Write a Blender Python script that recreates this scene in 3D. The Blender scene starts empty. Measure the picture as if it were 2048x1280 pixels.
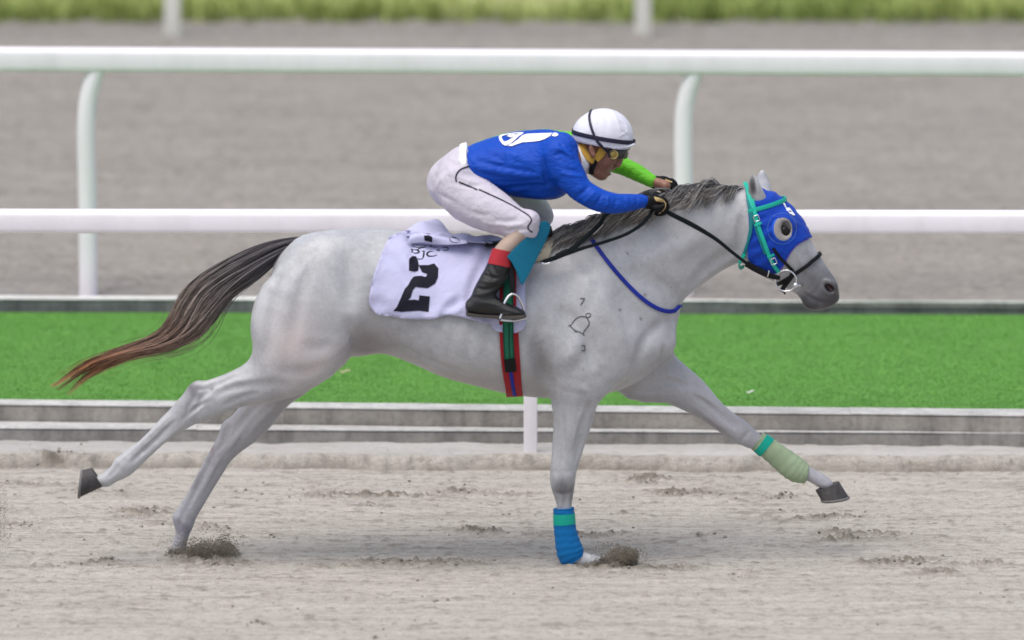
import bpy, bmesh, math, random, time
import numpy as np
import openvdb
from mathutils import Vector, Matrix
from mathutils.bvhtree import BVHTree
from mathutils.geometry import delaunay_2d_cdt

T0 = time.time()
sc = bpy.context.scene
COL = sc.collection
rng = np.random.default_rng(7)

# ------------------------------------------------------------------ camera
FPX, CAMD, CAMH, PITCH = 18800.0, 36.0, 5.922, math.radians(7.886)
cam_data = bpy.data.cameras.new('camera')
cam = bpy.data.objects.new('camera', cam_data)
COL.objects.link(cam)
cam.location = (0, -CAMD, CAMH)
cam.rotation_euler = (math.pi / 2 - PITCH, 0, 0)
cam_data.sensor_width = 36.0
cam_data.lens = 36.0 * FPX / 2048.0
cam_data.clip_start = 0.5
cam_data.clip_end = 3000.0
cam_data.dof.use_dof = True
cam_data.dof.focus_distance = 37.0
cam_data.dof.aperture_fstop = (cam_data.lens / 1000.0) / 0.165
sc.camera = cam

# ------------------------------------------------------------------ light: bright overcast
SUN_EL, SUN_AZ = math.radians(70), math.radians(222)
world = bpy.data.worlds.new('World')
sc.world = world
world.use_nodes = True
wn = world.node_tree.nodes
bg = wn['Background']
sky = wn.new('ShaderNodeTexSky')
sky.sky_type = 'NISHITA'
sky.sun_disc = False
sky.sun_elevation = SUN_EL
sky.sun_rotation = SUN_AZ
sky.air_density = 1.0
sky.dust_density = 3.0
sky.ozone_density = 1.0
grey = wn.new('ShaderNodeHueSaturation')          # a thin even cloud layer takes most of the blue out of the sky
grey.inputs['Saturation'].default_value = 0.7
world.node_tree.links.new(sky.outputs[0], grey.inputs['Color'])
world.node_tree.links.new(grey.outputs[0], bg.inputs[0])
bg.inputs[1].default_value = 0.115
sun_data = bpy.data.lights.new('sun', 'SUN')
sun = bpy.data.objects.new('sun', sun_data)
COL.objects.link(sun)
sun_data.energy = 1.5
sun_data.angle = math.radians(52)
sun_data.color = (1.0, 0.95, 0.88)
_d = Vector((math.sin(SUN_AZ) * math.cos(SUN_EL), math.cos(SUN_AZ) * math.cos(SUN_EL), math.sin(SUN_EL)))
sun.rotation_euler = (-_d).to_track_quat('-Z', 'Y').to_euler()
sun.location = (0, 0, 20)
sc.view_settings.view_transform = 'Standard'
sc.view_settings.look = 'None'
sc.view_settings.gamma = 1.0
sc.view_settings.exposure = 0.66

# ------------------------------------------------------------------ geometry of the view (used to lay the place out in metres)
_ct, _st = math.cos(PITCH), math.sin(PITCH)
def W(u, v, Y=0.0):
    """point on the upright plane y = Y that stands at photograph position u, v"""
    u = np.asarray(u, float); v = np.asarray(v, float); Y = np.asarray(Y, float)
    a = (u - 1024) / FPX; b = -(v - 640) / FPX
    dx, dy, dz = a, _ct + b * _st, -_st + b * _ct
    t = (Y + CAMD) / dy
    return np.stack(np.broadcast_arrays(dx * t, Y + 0 * t, CAMH + dz * t), -1)
def GY(v, z=0.0):
    """distance y of ground of height z seen at photograph row v"""
    b = -(v - 640) / FPX
    return (CAMH - z) * (_ct + b * _st) / (_st - b * _ct) - CAMD
def UV(P):
    P = np.asarray(P, float)
    dx, dy, dz = P[..., 0], P[..., 1] + CAMD, P[..., 2] - CAMH
    w = dy * _ct - dz * _st; h = dy * _st + dz * _ct
    return np.stack([1024 + FPX * dx / w, 640 - FPX * h / w], -1)
PX = 1 / 515.0

# ------------------------------------------------------------------ noise
def _hash(ix, iy, iz, seed):
    h = (ix.astype(np.int64) * 374761393 + iy.astype(np.int64) * 668265263 + iz.astype(np.int64) * 2147483647 + seed * 974634777) & 0xFFFFFFFF
    h = ((h ^ (h >> 13)) * 1274126177) & 0xFFFFFFFF
    h = h ^ (h >> 16)
    return (h & 0xFFFF).astype(np.float32) / 65535.0
def vnoise(P, seed=0):
    P = np.asarray(P, np.float32)
    I = np.floor(P); F = P - I; I = I.astype(np.int64)
    F = F * F * (3 - 2 * F)
    r = 0
    for dx in (0, 1):
        wx = F[..., 0] if dx else 1 - F[..., 0]
        for dy in (0, 1):
            wy = F[..., 1] if dy else 1 - F[..., 1]
            for dz in (0, 1):
                wz = F[..., 2] if dz else 1 - F[..., 2]
                r = r + wx * wy * wz * _hash(I[..., 0] + dx, I[..., 1] + dy, I[..., 2] + dz, seed)
    return r
def fbm(P, scale=1.0, octaves=4, seed=0, gain=0.5):
    P = np.asarray(P, np.float32) * np.asarray(scale, np.float32)
    a, s, n = 1.0, 0, 0
    for o in range(octaves):
        s = s + a * vnoise(P * (2.03 ** o) + 17.3 * o, seed + o); n += a; a *= gain
    return s / n
def sstep(a, b, x):
    t = np.clip((x - a) / (b - a), 0, 1)
    return t * t * (3 - 2 * t)

# ------------------------------------------------------------------ distance-field sculpting
def catmull(A, sub):
    A = np.asarray(A, float)
    if len(A) < 3 or sub <= 1:
        return A
    out = []
    n = len(A)
    for i in range(n - 1):
        p0, p1, p2, p3 = A[max(i - 1, 0)], A[i], A[i + 1], A[min(i + 2, n - 1)]
        for k in range(sub):
            t = k / sub
            out.append(0.5 * ((2 * p1) + (p2 - p0) * t + (2 * p0 - 5 * p1 + 4 * p2 - p3) * t * t + (3 * p1 - p0 - 3 * p2 + p3) * t ** 3))
    out.append(A[-1])
    return np.array(out)

BIG = np.float32(1.0)
class Field:
    def __init__(s, lo, hi, h):
        s.lo = np.array(lo, float); s.h = h
        s.n = np.ceil((np.array(hi, float) - s.lo) / h).astype(int) + 1
        s.D = np.full(s.n, BIG, np.float32)
        s.ax = [(s.lo[i] + h * np.arange(s.n[i])).astype(np.float32) for i in range(3)]
    def box(s, lo, hi):
        i0 = np.clip(np.floor((np.array(lo) - s.lo) / s.h).astype(int), 0, s.n)
        i1 = np.clip(np.ceil((np.array(hi) - s.lo) / s.h).astype(int) + 1, 0, s.n)
        return i0, i1
    def blend(s, i0, d, k, op):
        i1 = i0 + np.array(d.shape)
        V = s.D[i0[0]:i1[0], i0[1]:i1[1], i0[2]:i1[2]]
        if op == 'add':
            h = np.clip(0.5 + 0.5 * (V - d) / k, 0, 1)
            V[...] = V + (d - V) * h - k * h * (1 - h)
        elif op == 'sub':
            d = -d
            h = np.clip(0.5 - 0.5 * (V - d) / k, 0, 1)
            V[...] = V + (d - V) * h + k * h * (1 - h)
    def spine(s, P, a, b, k=0.02, op='add', sub=3, cap=1.0, side=(0, 1, 0)):
        """tapered tube: centres P, half height a across the path, half width b along `side`"""
        M = np.column_stack([np.asarray(P, float), a, b])
        M = catmull(M, sub)
        C, A, B = M[:, :3], np.maximum(M[:, 3], 1e-3), np.maximum(M[:, 4], 1e-3)
        R = np.maximum(A, B)
        pad = (0 if op == 'sub' else k) + 2.5 * s.h
        if op == 'sub': pad = k + 2.5 * s.h
        I0, I1 = s.box(C.min(0) - R.max() - pad, C.max(0) + R.max() + pad)
        if (I1 <= I0).any(): return
        tmp = np.full(I1 - I0, BIG, np.float32)
        side = np.array(side, float)
        for j in range(len(C) - 1):
            r = max(R[j], R[j + 1]) + pad
            i0, i1 = s.box(np.minimum(C[j], C[j + 1]) - r, np.maximum(C[j], C[j + 1]) + r)
            i0 = np.maximum(i0, I0); i1 = np.minimum(i1, I1)
            if (i1 <= i0).any(): continue
            T = C[j + 1] - C[j]; L = np.linalg.norm(T)
            if L < 1e-6: continue
            T = T / L
            S = side - T * side.dot(T); S /= np.linalg.norm(S); N = np.cross(S, T)
            x = (s.ax[0][i0[0]:i1[0]] - C[j, 0])[:, None, None]
            y = (s.ax[1][i0[1]:i1[1]] - C[j, 1])[None, :, None]
            z = (s.ax[2][i0[2]:i1[2]] - C[j, 2])[None, None, :]
            f = np.float32
            tt = x * f(T[0]) + y * f(T[1]) + z * f(T[2])
            t = np.clip(tt / f(L), 0, 1)
            qt = tt - t * f(L)
            qn = x * f(N[0]) + y * f(N[1]) + z * f(N[2])
            qs = x * f(S[0]) + y * f(S[1]) + z * f(S[2])
            aa = f(A[j]) + f(A[j + 1] - A[j]) * t
            bb = f(B[j]) + f(B[j + 1] - B[j]) * t
            cc = np.minimum(aa, bb) * f(cap)
            qn /= aa; qs /= bb; qt = qt / cc
            k0 = np.sqrt(qn * qn + qs * qs + qt * qt)
            qn /= aa; qs /= bb; qt /= cc
            k1 = np.sqrt(qn * qn + qs * qs + qt * qt) + f(1e-6)
            d = k0 * (k0 - 1) / k1
            d = np.where(k0 < 0.02, -np.minimum(aa, bb), d)
            o = i0 - I0; e = i1 - I0
            V = tmp[o[0]:e[0], o[1]:e[1], o[2]:e[2]]
            np.minimum(V, d, out=V)
        s.blend(I0, tmp, k, op)
    def pairs(s, L, k=0.02, op='add', sub=3, cap=1.0):
        """tube from traced edge pairs (u1, v1, u2, v2, Y, half width in m)"""
        L = np.array(L, float)
        p, q = W(L[:, 0], L[:, 1], L[:, 4]), W(L[:, 2], L[:, 3], L[:, 4])
        c = (p + q) / 2
        T = np.gradient(c, axis=0)
        T /= np.linalg.norm(T, axis=1)[:, None]
        d = (p - q) / 2
        a = np.linalg.norm(d - T * (d * T).sum(1)[:, None], axis=1)
        s.spine(c, a, L[:, 5], k, op, sub, cap)
    def blob(s, u, v, Y, a, b, c, ang=0, k=0.03, op='add'):
        """ellipsoid at photograph position u, v and depth Y; half sizes a (along ang), b (across), c (depth), metres"""
        p = W(u, v, Y); r = math.radians(ang)
        s.ell(p, a, b, c, (math.cos(r), 0, math.sin(r)), k, op)
    def ell(s, p, a, b, c, axis, k=0.03, op='add'):
        R = max(a, b, c) + k + 2.5 * s.h
        i0, i1 = s.box(np.array(p) - R, np.array(p) + R)
        if (i1 <= i0).any(): return
        T = np.array(axis, float); T /= np.linalg.norm(T)
        S = np.array((0, 1, 0), float); S -= T * S.dot(T); S /= np.linalg.norm(S); N = np.cross(S, T)
        x = (s.ax[0][i0[0]:i1[0]] - p[0])[:, None, None].astype(np.float32)
        y = (s.ax[1][i0[1]:i1[1]] - p[1])[None, :, None].astype(np.float32)
        z = (s.ax[2][i0[2]:i1[2]] - p[2])[None, None, :].astype(np.float32)
        f = np.float32
        q = [(x * f(E[0]) + y * f(E[1]) + z * f(E[2])) / f(r) for E, r in ((T, a), (N, b), (S, c))]
        k0 = np.sqrt(q[0] ** 2 + q[1] ** 2 + q[2] ** 2)
        k1 = np.sqrt((q[0] / f(a)) ** 2 + (q[1] / f(b)) ** 2 + (q[2] / f(c)) ** 2) + f(1e-6)
        d = np.where(k0 < 0.02, -f(min(a, b, c)), k0 * (k0 - 1) / k1)
        s.blend(i0, d, k, op)
    def sample(s, P):
        G = (np.asarray(P, float) - s.lo) / s.h
        G = np.clip(G, 0, s.n - 1.001)
        I = G.astype(int); F = (G - I).astype(np.float32)
        r = 0
        for dx in (0, 1):
            wx = F[..., 0] if dx else 1 - F[..., 0]
            for dy in (0, 1):
                wy = F[..., 1] if dy else 1 - F[..., 1]
                for dz in (0, 1):
                    wz = F[..., 2] if dz else 1 - F[..., 2]
                    r = r + wx * wy * wz * s.D[I[..., 0] + dx, I[..., 1] + dy, I[..., 2] + dz]
        return r
    def hit(s, u, v, y0=-0.5, y1=0.5):
        """first surface point seen at u, v"""
        u = np.atleast_1d(np.asarray(u, float)); v = np.atleast_1d(np.asarray(v, float))
        Y = np.arange(y0, y1, s.h * 0.5)
        P = W(u[:, None], v[:, None], Y[None, :])
        d = s.sample(P)
        i = np.argmax(d < 0, axis=1)
        ok = (d < 0).any(axis=1)
        i = np.where(ok, np.maximum(i, 1), np.argmin(d, axis=1))
        i = np.maximum(i, 1)
        r = np.arange(len(u))
        da, db = d[r, i - 1], d[r, i]
        t = np.where(ok, np.clip(da / np.where(np.abs(da - db) < 1e-9, 1, da - db), 0, 1), 1.0)
        return P[r, i - 1] + (P[r, i] - P[r, i - 1]) * t[:, None]
    def press(s, uv, r=0.02, depth=0.005, y0=-0.5):
        """soft channel (depth > 0) or ridge (depth < 0) along a traced line on the near surface"""
        uv = catmull(np.array(uv, float), 4)
        P = s.hit(uv[:, 0], uv[:, 1], y0)
        for _ in range(3):
            P[1:-1] = (P[:-2] + P[1:-1] * 2 + P[2:]) / 4
        n = len(P); e = np.linspace(0, 1, n)
        amp = np.sin(np.pi * np.clip(e, 0.03, 0.97)) ** 0.7
        I0, I1 = s.box(P.min(0) - 2.6 * r, P.max(0) + 2.6 * r)
        best = np.zeros(I1 - I0, np.float32)
        for j in range(n - 1):
            i0, i1 = s.box(np.minimum(P[j], P[j + 1]) - 2.6 * r, np.maximum(P[j], P[j + 1]) + 2.6 * r)
            i0 = np.maximum(i0, I0); i1 = np.minimum(i1, I1)
            T = (P[j + 1] - P[j]).astype(np.float32); L2 = float(T @ T) + 1e-12
            x = (s.ax[0][i0[0]:i1[0]] - P[j, 0]).astype(np.float32)[:, None, None]
            y = (s.ax[1][i0[1]:i1[1]] - P[j, 1]).astype(np.float32)[None, :, None]
            z = (s.ax[2][i0[2]:i1[2]] - P[j, 2]).astype(np.float32)[None, None, :]
            t = np.clip((x * T[0] + y * T[1] + z * T[2]) / np.float32(L2), 0, 1)
            d2 = (x - t * T[0]) ** 2 + (y - t * T[1]) ** 2 + (z - t * T[2]) ** 2
            w = np.exp(-d2 / np.float32(r * r)) * (np.float32(amp[j]) + np.float32(amp[j + 1] - amp[j]) * t)
            o = i0 - I0; q = i1 - I0
            V = best[o[0]:q[0], o[1]:q[1], o[2]:q[2]]
            np.maximum(V, w, out=V)
        s.D[I0[0]:I1[0], I0[1]:I1[1], I0[2]:I1[2]] += np.float32(depth) * best
    def blur(s, n=1):
        for _ in range(n):
            for ax in range(3):
                D = s.D; A = np.moveaxis(D, ax, 0)
                B = A.copy()
                B[1:-1] = A[1:-1] * 0.5 + (A[:-2] + A[2:]) * 0.25
                s.D = np.ascontiguousarray(np.moveaxis(B, 0, ax))
    def mesh(s, iso=0.0):
        w = np.float32(3 * s.h)
        G = openvdb.FloatGrid(float(w))
        G.copyFromArray(np.clip(s.D - np.float32(iso), -w, w))
        p, q = G.convertToQuads(0.0)
        v = p.astype(np.float64) * s.h + s.lo
        q = q.astype(np.int64)
        # outward winding
        n = np.cross(v[q[:, 2]] - v[q[:, 0]], v[q[:, 3]] - v[q[:, 1]])
        c = v[q].mean(1); nl = n / (np.linalg.norm(n, axis=1)[:, None] + 1e-12)
        m = slice(0, len(c), max(1, len(c) // 500))
        if (s.sample(c[m] + nl[m] * s.h) - s.sample(c[m] - nl[m] * s.h)).mean() < 0:
            q = q[:, ::-1]
        return v, q
def smooth_verts(v, q, it=2, lam=0.5):
    e = np.concatenate([q[:, [0, 1]], q[:, [1, 2]], q[:, [2, 3]], q[:, [3, 0]]])
    e = np.concatenate([e, e[:, ::-1]])
    cnt = np.bincount(e[:, 0], minlength=len(v)).astype(float)
    for i in range(it):
        for f in (lam, -lam * 1.04):
            av = np.stack([np.bincount(e[:, 0], weights=v[e[:, 1], c], minlength=len(v)) for c in range(3)], 1) / np.maximum(cnt, 1)[:, None]
            v = v + f * (av - v)
    return v
def vert_normals(v, q):
    n = np.cross(v[q[:, 2]] - v[q[:, 0]], v[q[:, -1]] - v[q[:, 1]])
    N = np.zeros_like(v)
    for c in range(q.shape[1]):
        for x in range(3):
            N[:, x] += np.bincount(q[:, c], weights=n[:, x], minlength=len(v))
    return N / (np.linalg.norm(N, axis=1)[:, None] + 1e-12)

# ------------------------------------------------------------------ objects
def new_mesh(name, v, f, smooth=True):
    me = bpy.data.meshes.new(name)
    v = np.asarray(v, np.float32)
    if isinstance(f, np.ndarray):
        k = f.shape[1]
        me.vertices.add(len(v)); me.vertices.foreach_set('co', v.ravel())
        me.loops.add(f.size); me.loops.foreach_set('vertex_index', f.astype(np.int32).ravel())
        me.polygons.add(len(f))
        me.polygons.foreach_set('loop_start', np.arange(0, f.size, k, dtype=np.int32))
        me.polygons.foreach_set('loop_total', np.full(len(f), k, np.int32))
        me.update(calc_edges=True)
    else:
        me.from_pydata(v.tolist(), [], f); me.update()
    me.polygons.foreach_set('use_smooth', np.full(len(me.polygons), smooth))
    return me
def obj(name, v, f, mat=None, parent=None, smooth=True, **props):
    me = new_mesh(name, v, f, smooth)
    return link(name, me, mat, parent, **props)
def link(name, me, mat=None, parent=None, **props):
    o = bpy.data.objects.new(name, me)
    COL.objects.link(o)
    if mat is not None:
        me.materials.clear(); me.materials.append(mat)
    if parent is not None:
        o.parent = parent
        o.matrix_parent_inverse = parent.matrix_world.inverted() if False else Matrix.Translation(-parent.location)
    for k, x in props.items(): o[k] = x
    return o
def thing(name, label, category, loc=(0, 0, 0), group=None):
    o = bpy.data.objects.new(name, None)
    COL.objects.link(o); o.location = Vector([float(c) for c in loc]); o.empty_display_size = 0.1
    o['label'] = label; o['category'] = category
    if group: o['group'] = group
    return o
def tag(o, label, category, group=None):
    o['label'] = label; o['category'] = category
    if group: o['group'] = group
    return o
def attr(o, name, data):
    data = np.asarray(data, np.float32)
    me = o.data
    if data.ndim == 1:
        a = me.attributes.new(name, 'FLOAT', 'POINT'); a.data.foreach_set('value', data)
    else:
        a = me.attributes.new(name, 'FLOAT_COLOR', 'POINT')
        if data.shape[1] == 3: data = np.column_stack([data, np.ones(len(data))])
        a.data.foreach_set('color', data.astype(np.float32).ravel())

class MB:
    """collects boxes, tubes and loose faces for ONE mesh"""
    def __init__(s): s.v = []; s.f = []; s.n = 0
    def add(s, v, f):
        s.v.append(np.asarray(v, float)); s.f += [[i + s.n for i in g] for g in f]; s.n += len(v); return s
    def box(s, lo, hi, R=None, bevel=0.0):
        lo, hi = np.array(lo, float), np.array(hi, float)
        if bevel <= 0:
            c = np.array([[x, y, z] for x in (0, 1) for y in (0, 1) for z in (0, 1)])
            v = lo + c * (hi - lo)
            f = [[0, 1, 3, 2], [4, 6, 7, 5], [0, 4, 5, 1], [2, 3, 7, 6], [0, 2, 6, 4], [1, 5, 7, 3]]
        else:
            bm = bmesh.new(); bmesh.ops.create_cube(bm, size=1.0)
            for w in bm.verts: w.co = Vector(((lo + hi) / 2 + np.array(w.co) * (hi - lo)).tolist())
            bmesh.ops.bevel(bm, geom=list(bm.edges) + list(bm.verts), offset=bevel, segments=2, affect='EDGES', profile=0.5)
            bm.verts.index_update()
            v = np.array([w.co[:] for w in bm.verts]); f = [[w.index for w in g.verts] for g in bm.faces]; bm.free()
        if R is not None: v = v @ np.array(R).T
        return s.add(v, f)
    def tube(s, P, a, b=None, n=12, side=(0, 1, 0), closed=False, cap=True, sub=1, power=2.0):
        P = np.asarray(P, float)
        a = np.broadcast_to(np.asarray(a, float), (len(P),)); b = a if b is None else np.broadcast_to(np.asarray(b, float), (len(P),))
        M = catmull(np.column_stack([P, a, b]), sub); P, a, b = M[:, :3], M[:, 3], M[:, 4]
        T = np.gradient(P, axis=0)
        if closed: T = np.roll(P, -1, 0) - np.roll(P, 1, 0)
        T /= np.linalg.norm(T, axis=1)[:, None] + 1e-12
        S = np.array(side, float)[None] if np.ndim(side) == 1 else np.asarray(side, float)
        S = S - T * (S * T).sum(1)[:, None]; S /= np.linalg.norm(S, axis=1)[:, None] + 1e-12
        N = np.cross(S, T)
        th = np.linspace(0, 2 * np.pi, n, endpoint=False)
        cs = np.sign(np.cos(th)) * np.abs(np.cos(th)) ** (2 / power); sn = np.sign(np.sin(th)) * np.abs(np.sin(th)) ** (2 / power)
        v = P[:, None] + N[:, None] * (a[:, None] * cs)[..., None] + S[:, None] * (b[:, None] * sn)[..., None]
        m = len(P); f = []
        for i in range(m if closed else m - 1):
            j = (i + 1) % m
            for q in range(n):
                r = (q + 1) % n
                f.append([i * n + q, i * n + r, j * n + r, j * n + q])
        if cap and not closed:
            f.append(list(range(n))[::-1]); f.append([(m - 1) * n + q for q in range(n)])
        return s.add(v.reshape(-1, 3), f)
    def build(s, name, mat, parent=None, smooth=False, **props):
        v = np.concatenate(s.v)
        o = obj(name, v, s.f, mat, parent, smooth, **props)
        bm = bmesh.new(); bm.from_mesh(o.data); bmesh.ops.recalc_face_normals(bm, faces=bm.faces); bm.to_mesh(o.data); bm.free()
        return o
def autosmooth(o, deg=40):
    me = o.data
    me.polygons.foreach_set('use_smooth', np.ones(len(me.polygons), bool))
    bm = bmesh.new(); bm.from_mesh(me)
    for e in bm.edges:
        e.smooth = not (len(e.link_faces) == 2 and e.calc_face_angle(0) > math.radians(deg))
    bm.to_mesh(me); bm.free()
    return o

# ------------------------------------------------------------------ materials
class NT:
    def __init__(s, name):
        s.m = bpy.data.materials.new(name); s.m.use_nodes = True
        s.t = s.m.node_tree; s.b = s.t.nodes['Principled BSDF']
    def n(s, kind, **kw):
        o = s.t.nodes.new('ShaderNode' + kind)
        for k, x in kw.items():
            if k in o.inputs.keys(): s.set(o.inputs[k], x)
            else: setattr(o, k, x)
        return o
    def set(s, i, x):
        if isinstance(x, bpy.types.NodeSocket): s.t.links.new(x, i)
        else: i.default_value = x
    def coords(s, kind='Object', scale=(1, 1, 1)):
        c = s.t.nodes.new('ShaderNodeTexCoord')
        m = s.t.nodes.new('ShaderNodeMapping'); m.inputs['Scale'].default_value = scale
        s.t.links.new(c.outputs[kind], m.inputs[0]); return m.outputs[0]
    def noise(s, scale, detail=4, rough=0.55, vec=None, dist=0.0):
        o = s.n('TexNoise'); o.inputs['Scale'].default_value = scale; o.inputs['Detail'].default_value = detail
        o.inputs['Roughness'].default_value = rough; o.inputs['Distortion'].default_value = dist
        if vec is not None: s.t.links.new(vec, o.inputs['Vector'])
        return o.outputs[0]
    def ramp(s, fac, stops):
        r = s.n('ValToRGB'); s.set(r.inputs[0], fac)
        e = r.color_ramp.elements
        while len(e) > 1: e.remove(e[-1])
        for i, (p, c) in enumerate(stops):
            x = e[0] if i == 0 else e.new(p)
            x.position = p; x.color = (*c, 1) if len(c) == 3 else c
        return r.outputs[0]
    def mix(s, fac, a, b, blend='MIX'):
        o = s.n('Mix', data_type='RGBA', blend_type=blend)
        s.set(o.inputs[0], fac)
        for i, x in ((6, a), (7, b)):
            if isinstance(x, (tuple, list)): x = (*x, 1) if len(x) == 3 else x
            s.set(o.inputs[i], x)
        return o.outputs[2]
    def math(s, op, a, b=0.0, clamp=False):
        o = s.n('Math', operation=op, use_clamp=clamp); s.set(o.inputs[0], a); s.set(o.inputs[1], b); return o.outputs[0]
    def bump(s, height, strength=0.3, dist=0.01, prev=None):
        o = s.n('Bump'); o.inputs['Strength'].default_value = strength; o.inputs['Distance'].default_value = dist
        s.set(o.inputs['Height'], height)
        if prev is not None: s.set(o.inputs['Normal'], prev)
        return o.outputs[0]
    def fin(s, color=None, rough=0.6, normal=None, **kw):
        if color is not None:
            if isinstance(color, (tuple, list)) and len(color) == 3: color = (*color, 1)
            s.set(s.b.inputs['Base Color'], color)
        s.set(s.b.inputs['Roughness'], rough)
        if normal is not None: s.set(s.b.inputs['Normal'], normal)
        for k, x in kw.items(): s.set(s.b.inputs[k.replace('_', ' ')], x)
        return s.m
def mat_plain(name, col, rough=0.6, var=0.12, scale=30.0, bump=0.15, bdist=0.002, **kw):
    if 'Metallic' not in kw: kw.setdefault('Specular_IOR_Level', 0.28)
    t = NT(name); vec = t.coords('Object')
    n = t.noise(scale, 5, 0.6, vec)
    c = t.mix(n, tuple(x * (1 - var) for x in col), tuple(min(1, x * (1 + var)) for x in col))
    return t.fin(c, rough, t.bump(t.noise(scale * 8, 3, 0.6, vec), bump, bdist), **kw)
def mat_fabric(name, col, rough=0.75, weave=1400, var=0.08, sheen=0.2, wr=0.0, wscale=14):
    t = NT(name); vec = t.coords('Object')
    n = t.noise(9, 4, 0.6, vec)
    c = t.mix(n, tuple(x * (1 - var) for x in col), tuple(min(1, x * (1 + var)) for x in col))
    nb = t.bump(t.noise(weave, 2, 0.5, vec), 0.2, 0.0006)
    if wr: nb = t.bump(t.noise(wscale, 3, 0.5, vec, 0.6), wr, 0.02, nb)
    return t.fin(c, rough, nb, Sheen_Weight=sheen * .4, Sheen_Roughness=0.5, Specular_IOR_Level=0.2)
# ================================================================== THE PLACE
def line_y(vl, vr, z):
    """ground line of height z running through photograph rows vl (left edge) and vr (right edge): y as a function of x"""
    yl, yr = GY(vl, z), GY(vr, z)
    xl, xr = W(0, vl, yl)[0], W(2048, vr, yr)[0]
    m = (yr - yl) / (xr - xl)
    return lambda x: yl + (np.asarray(x, float) - xl) * m
Z_SH, Z_K2, Z_K1, Z_FK, Z_FS = .042, .103, .178, .232, .215
y_bank0 = line_y(930, 940, 0.0)
y_bank1 = line_y(917, 926, Z_SH)
y_k2f = line_y(884, 894, Z_SH)
y_k2b = line_y(843, 866, Z_K2)
y_k1f = lambda x: y_k2b(x) + .012
y_k1b = line_y(798, 818, Z_K1)
y_turf0 = lambda x: y_k1b(x) + .01
y_turf1 = line_y(622, 627, Z_K1)
y_fkf = lambda x: y_turf1(x) + .035
y_fkb = line_y(591, 602, Z_FK)
y_verge = line_y(50, 56, Z_FS)

# ---------------------------------------------------------------- sand
def mat_sand(name, dark=1.0, far=False, tone=(1, 1, 1)):
    t = NT(name); vec = t.coords('Object')
    stretch = t.coords('Object', (1.0, 5.0, 1.0))
    a = t.noise(1.6, 5, 0.6, stretch); b = t.noise(22, 6, 0.65, vec); c = t.noise(170, 3, 0.6, vec)
    base = t.ramp(a, [(0.3, (.385 * dark, .352 * dark, .315 * dark)), (0.55, (.47 * dark, .432 * dark, .388 * dark)), (0.8, (.51 * dark, .475 * dark, .43 * dark))])
    m = t.ramp(b, [(0.33, (.72, .71, .70)), (0.5, (1, 1, 1)), (0.75, (1.06, 1.05, 1.04))])
    col = t.mix(1.0, base, m, 'MULTIPLY')
    grain = t.ramp(c, [(0.3, (.62, .61, .60)), (0.52, (1, 1, 1)), (0.8, (1.18, 1.18, 1.18))])
    col = t.mix(0.75, col, grain, 'MULTIPLY')
    hl = t.noise(1.0, 5, .6, t.coords('Object', (1.2, 34.0, 1.0)))
    col = t.mix(.8, col, t.ramp(hl, [(.35, (.84, .83, .82)), (.5, (1, 1, 1)), (.7, (1.07, 1.07, 1.07))]), 'MULTIPLY')
    if not far:
        w = t.n('Attribute', attribute_name='damp')
        col = t.mix(t.math('MULTIPLY', w.outputs['Fac'], 0.85, True), col, (.16, .138, .112))
    col = t.mix(1.0, col, tone, 'MULTIPLY')
    if not far:
        dr = t.n('Attribute', attribute_name='dry')
        col = t.mix(t.math('MULTIPLY', dr.outputs['Fac'], .6, True), col, (.56, .545, .53))
    nb = t.bump(c, 0.6, 0.006)
    nb = t.bump(b, 0.55, 0.02, nb)
    nb = t.bump(t.noise(60, 4, 0.6, t.coords('Object', (.5, 1.6, 1))), 0.5, 0.012, nb)
    return t.fin(col, 0.95, nb, Specular_IOR_Level=0.15)
M_SAND = mat_sand('pale_sand', 0.98, False, (.985, 1.0, 1.0))
M_FSAND = mat_sand('far_sand', 0.69, True, (.985, .995, 1.01))

def span(lo, hi, step, out, n=26, grow=1.33):
    a = list(np.arange(lo, hi, step)); s = step
    L, R = [], []
    x = lo
    for i in range(n):
        s *= grow; x -= s; L.append(x)
        if x < -out: break
    s = step; x = a[-1]
    for i in range(n):
        s *= grow; x += s; R.append(x)
        if x > out: break
    return np.array(L[::-1] + a + R)
def grid_faces(nx, ny):
    i = np.arange((nx - 1) * (ny - 1)); a = (i // (ny - 1)) * ny + i % (ny - 1)
    return np.stack([a, a + ny, a + ny + 1, a + 1], 1)
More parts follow.
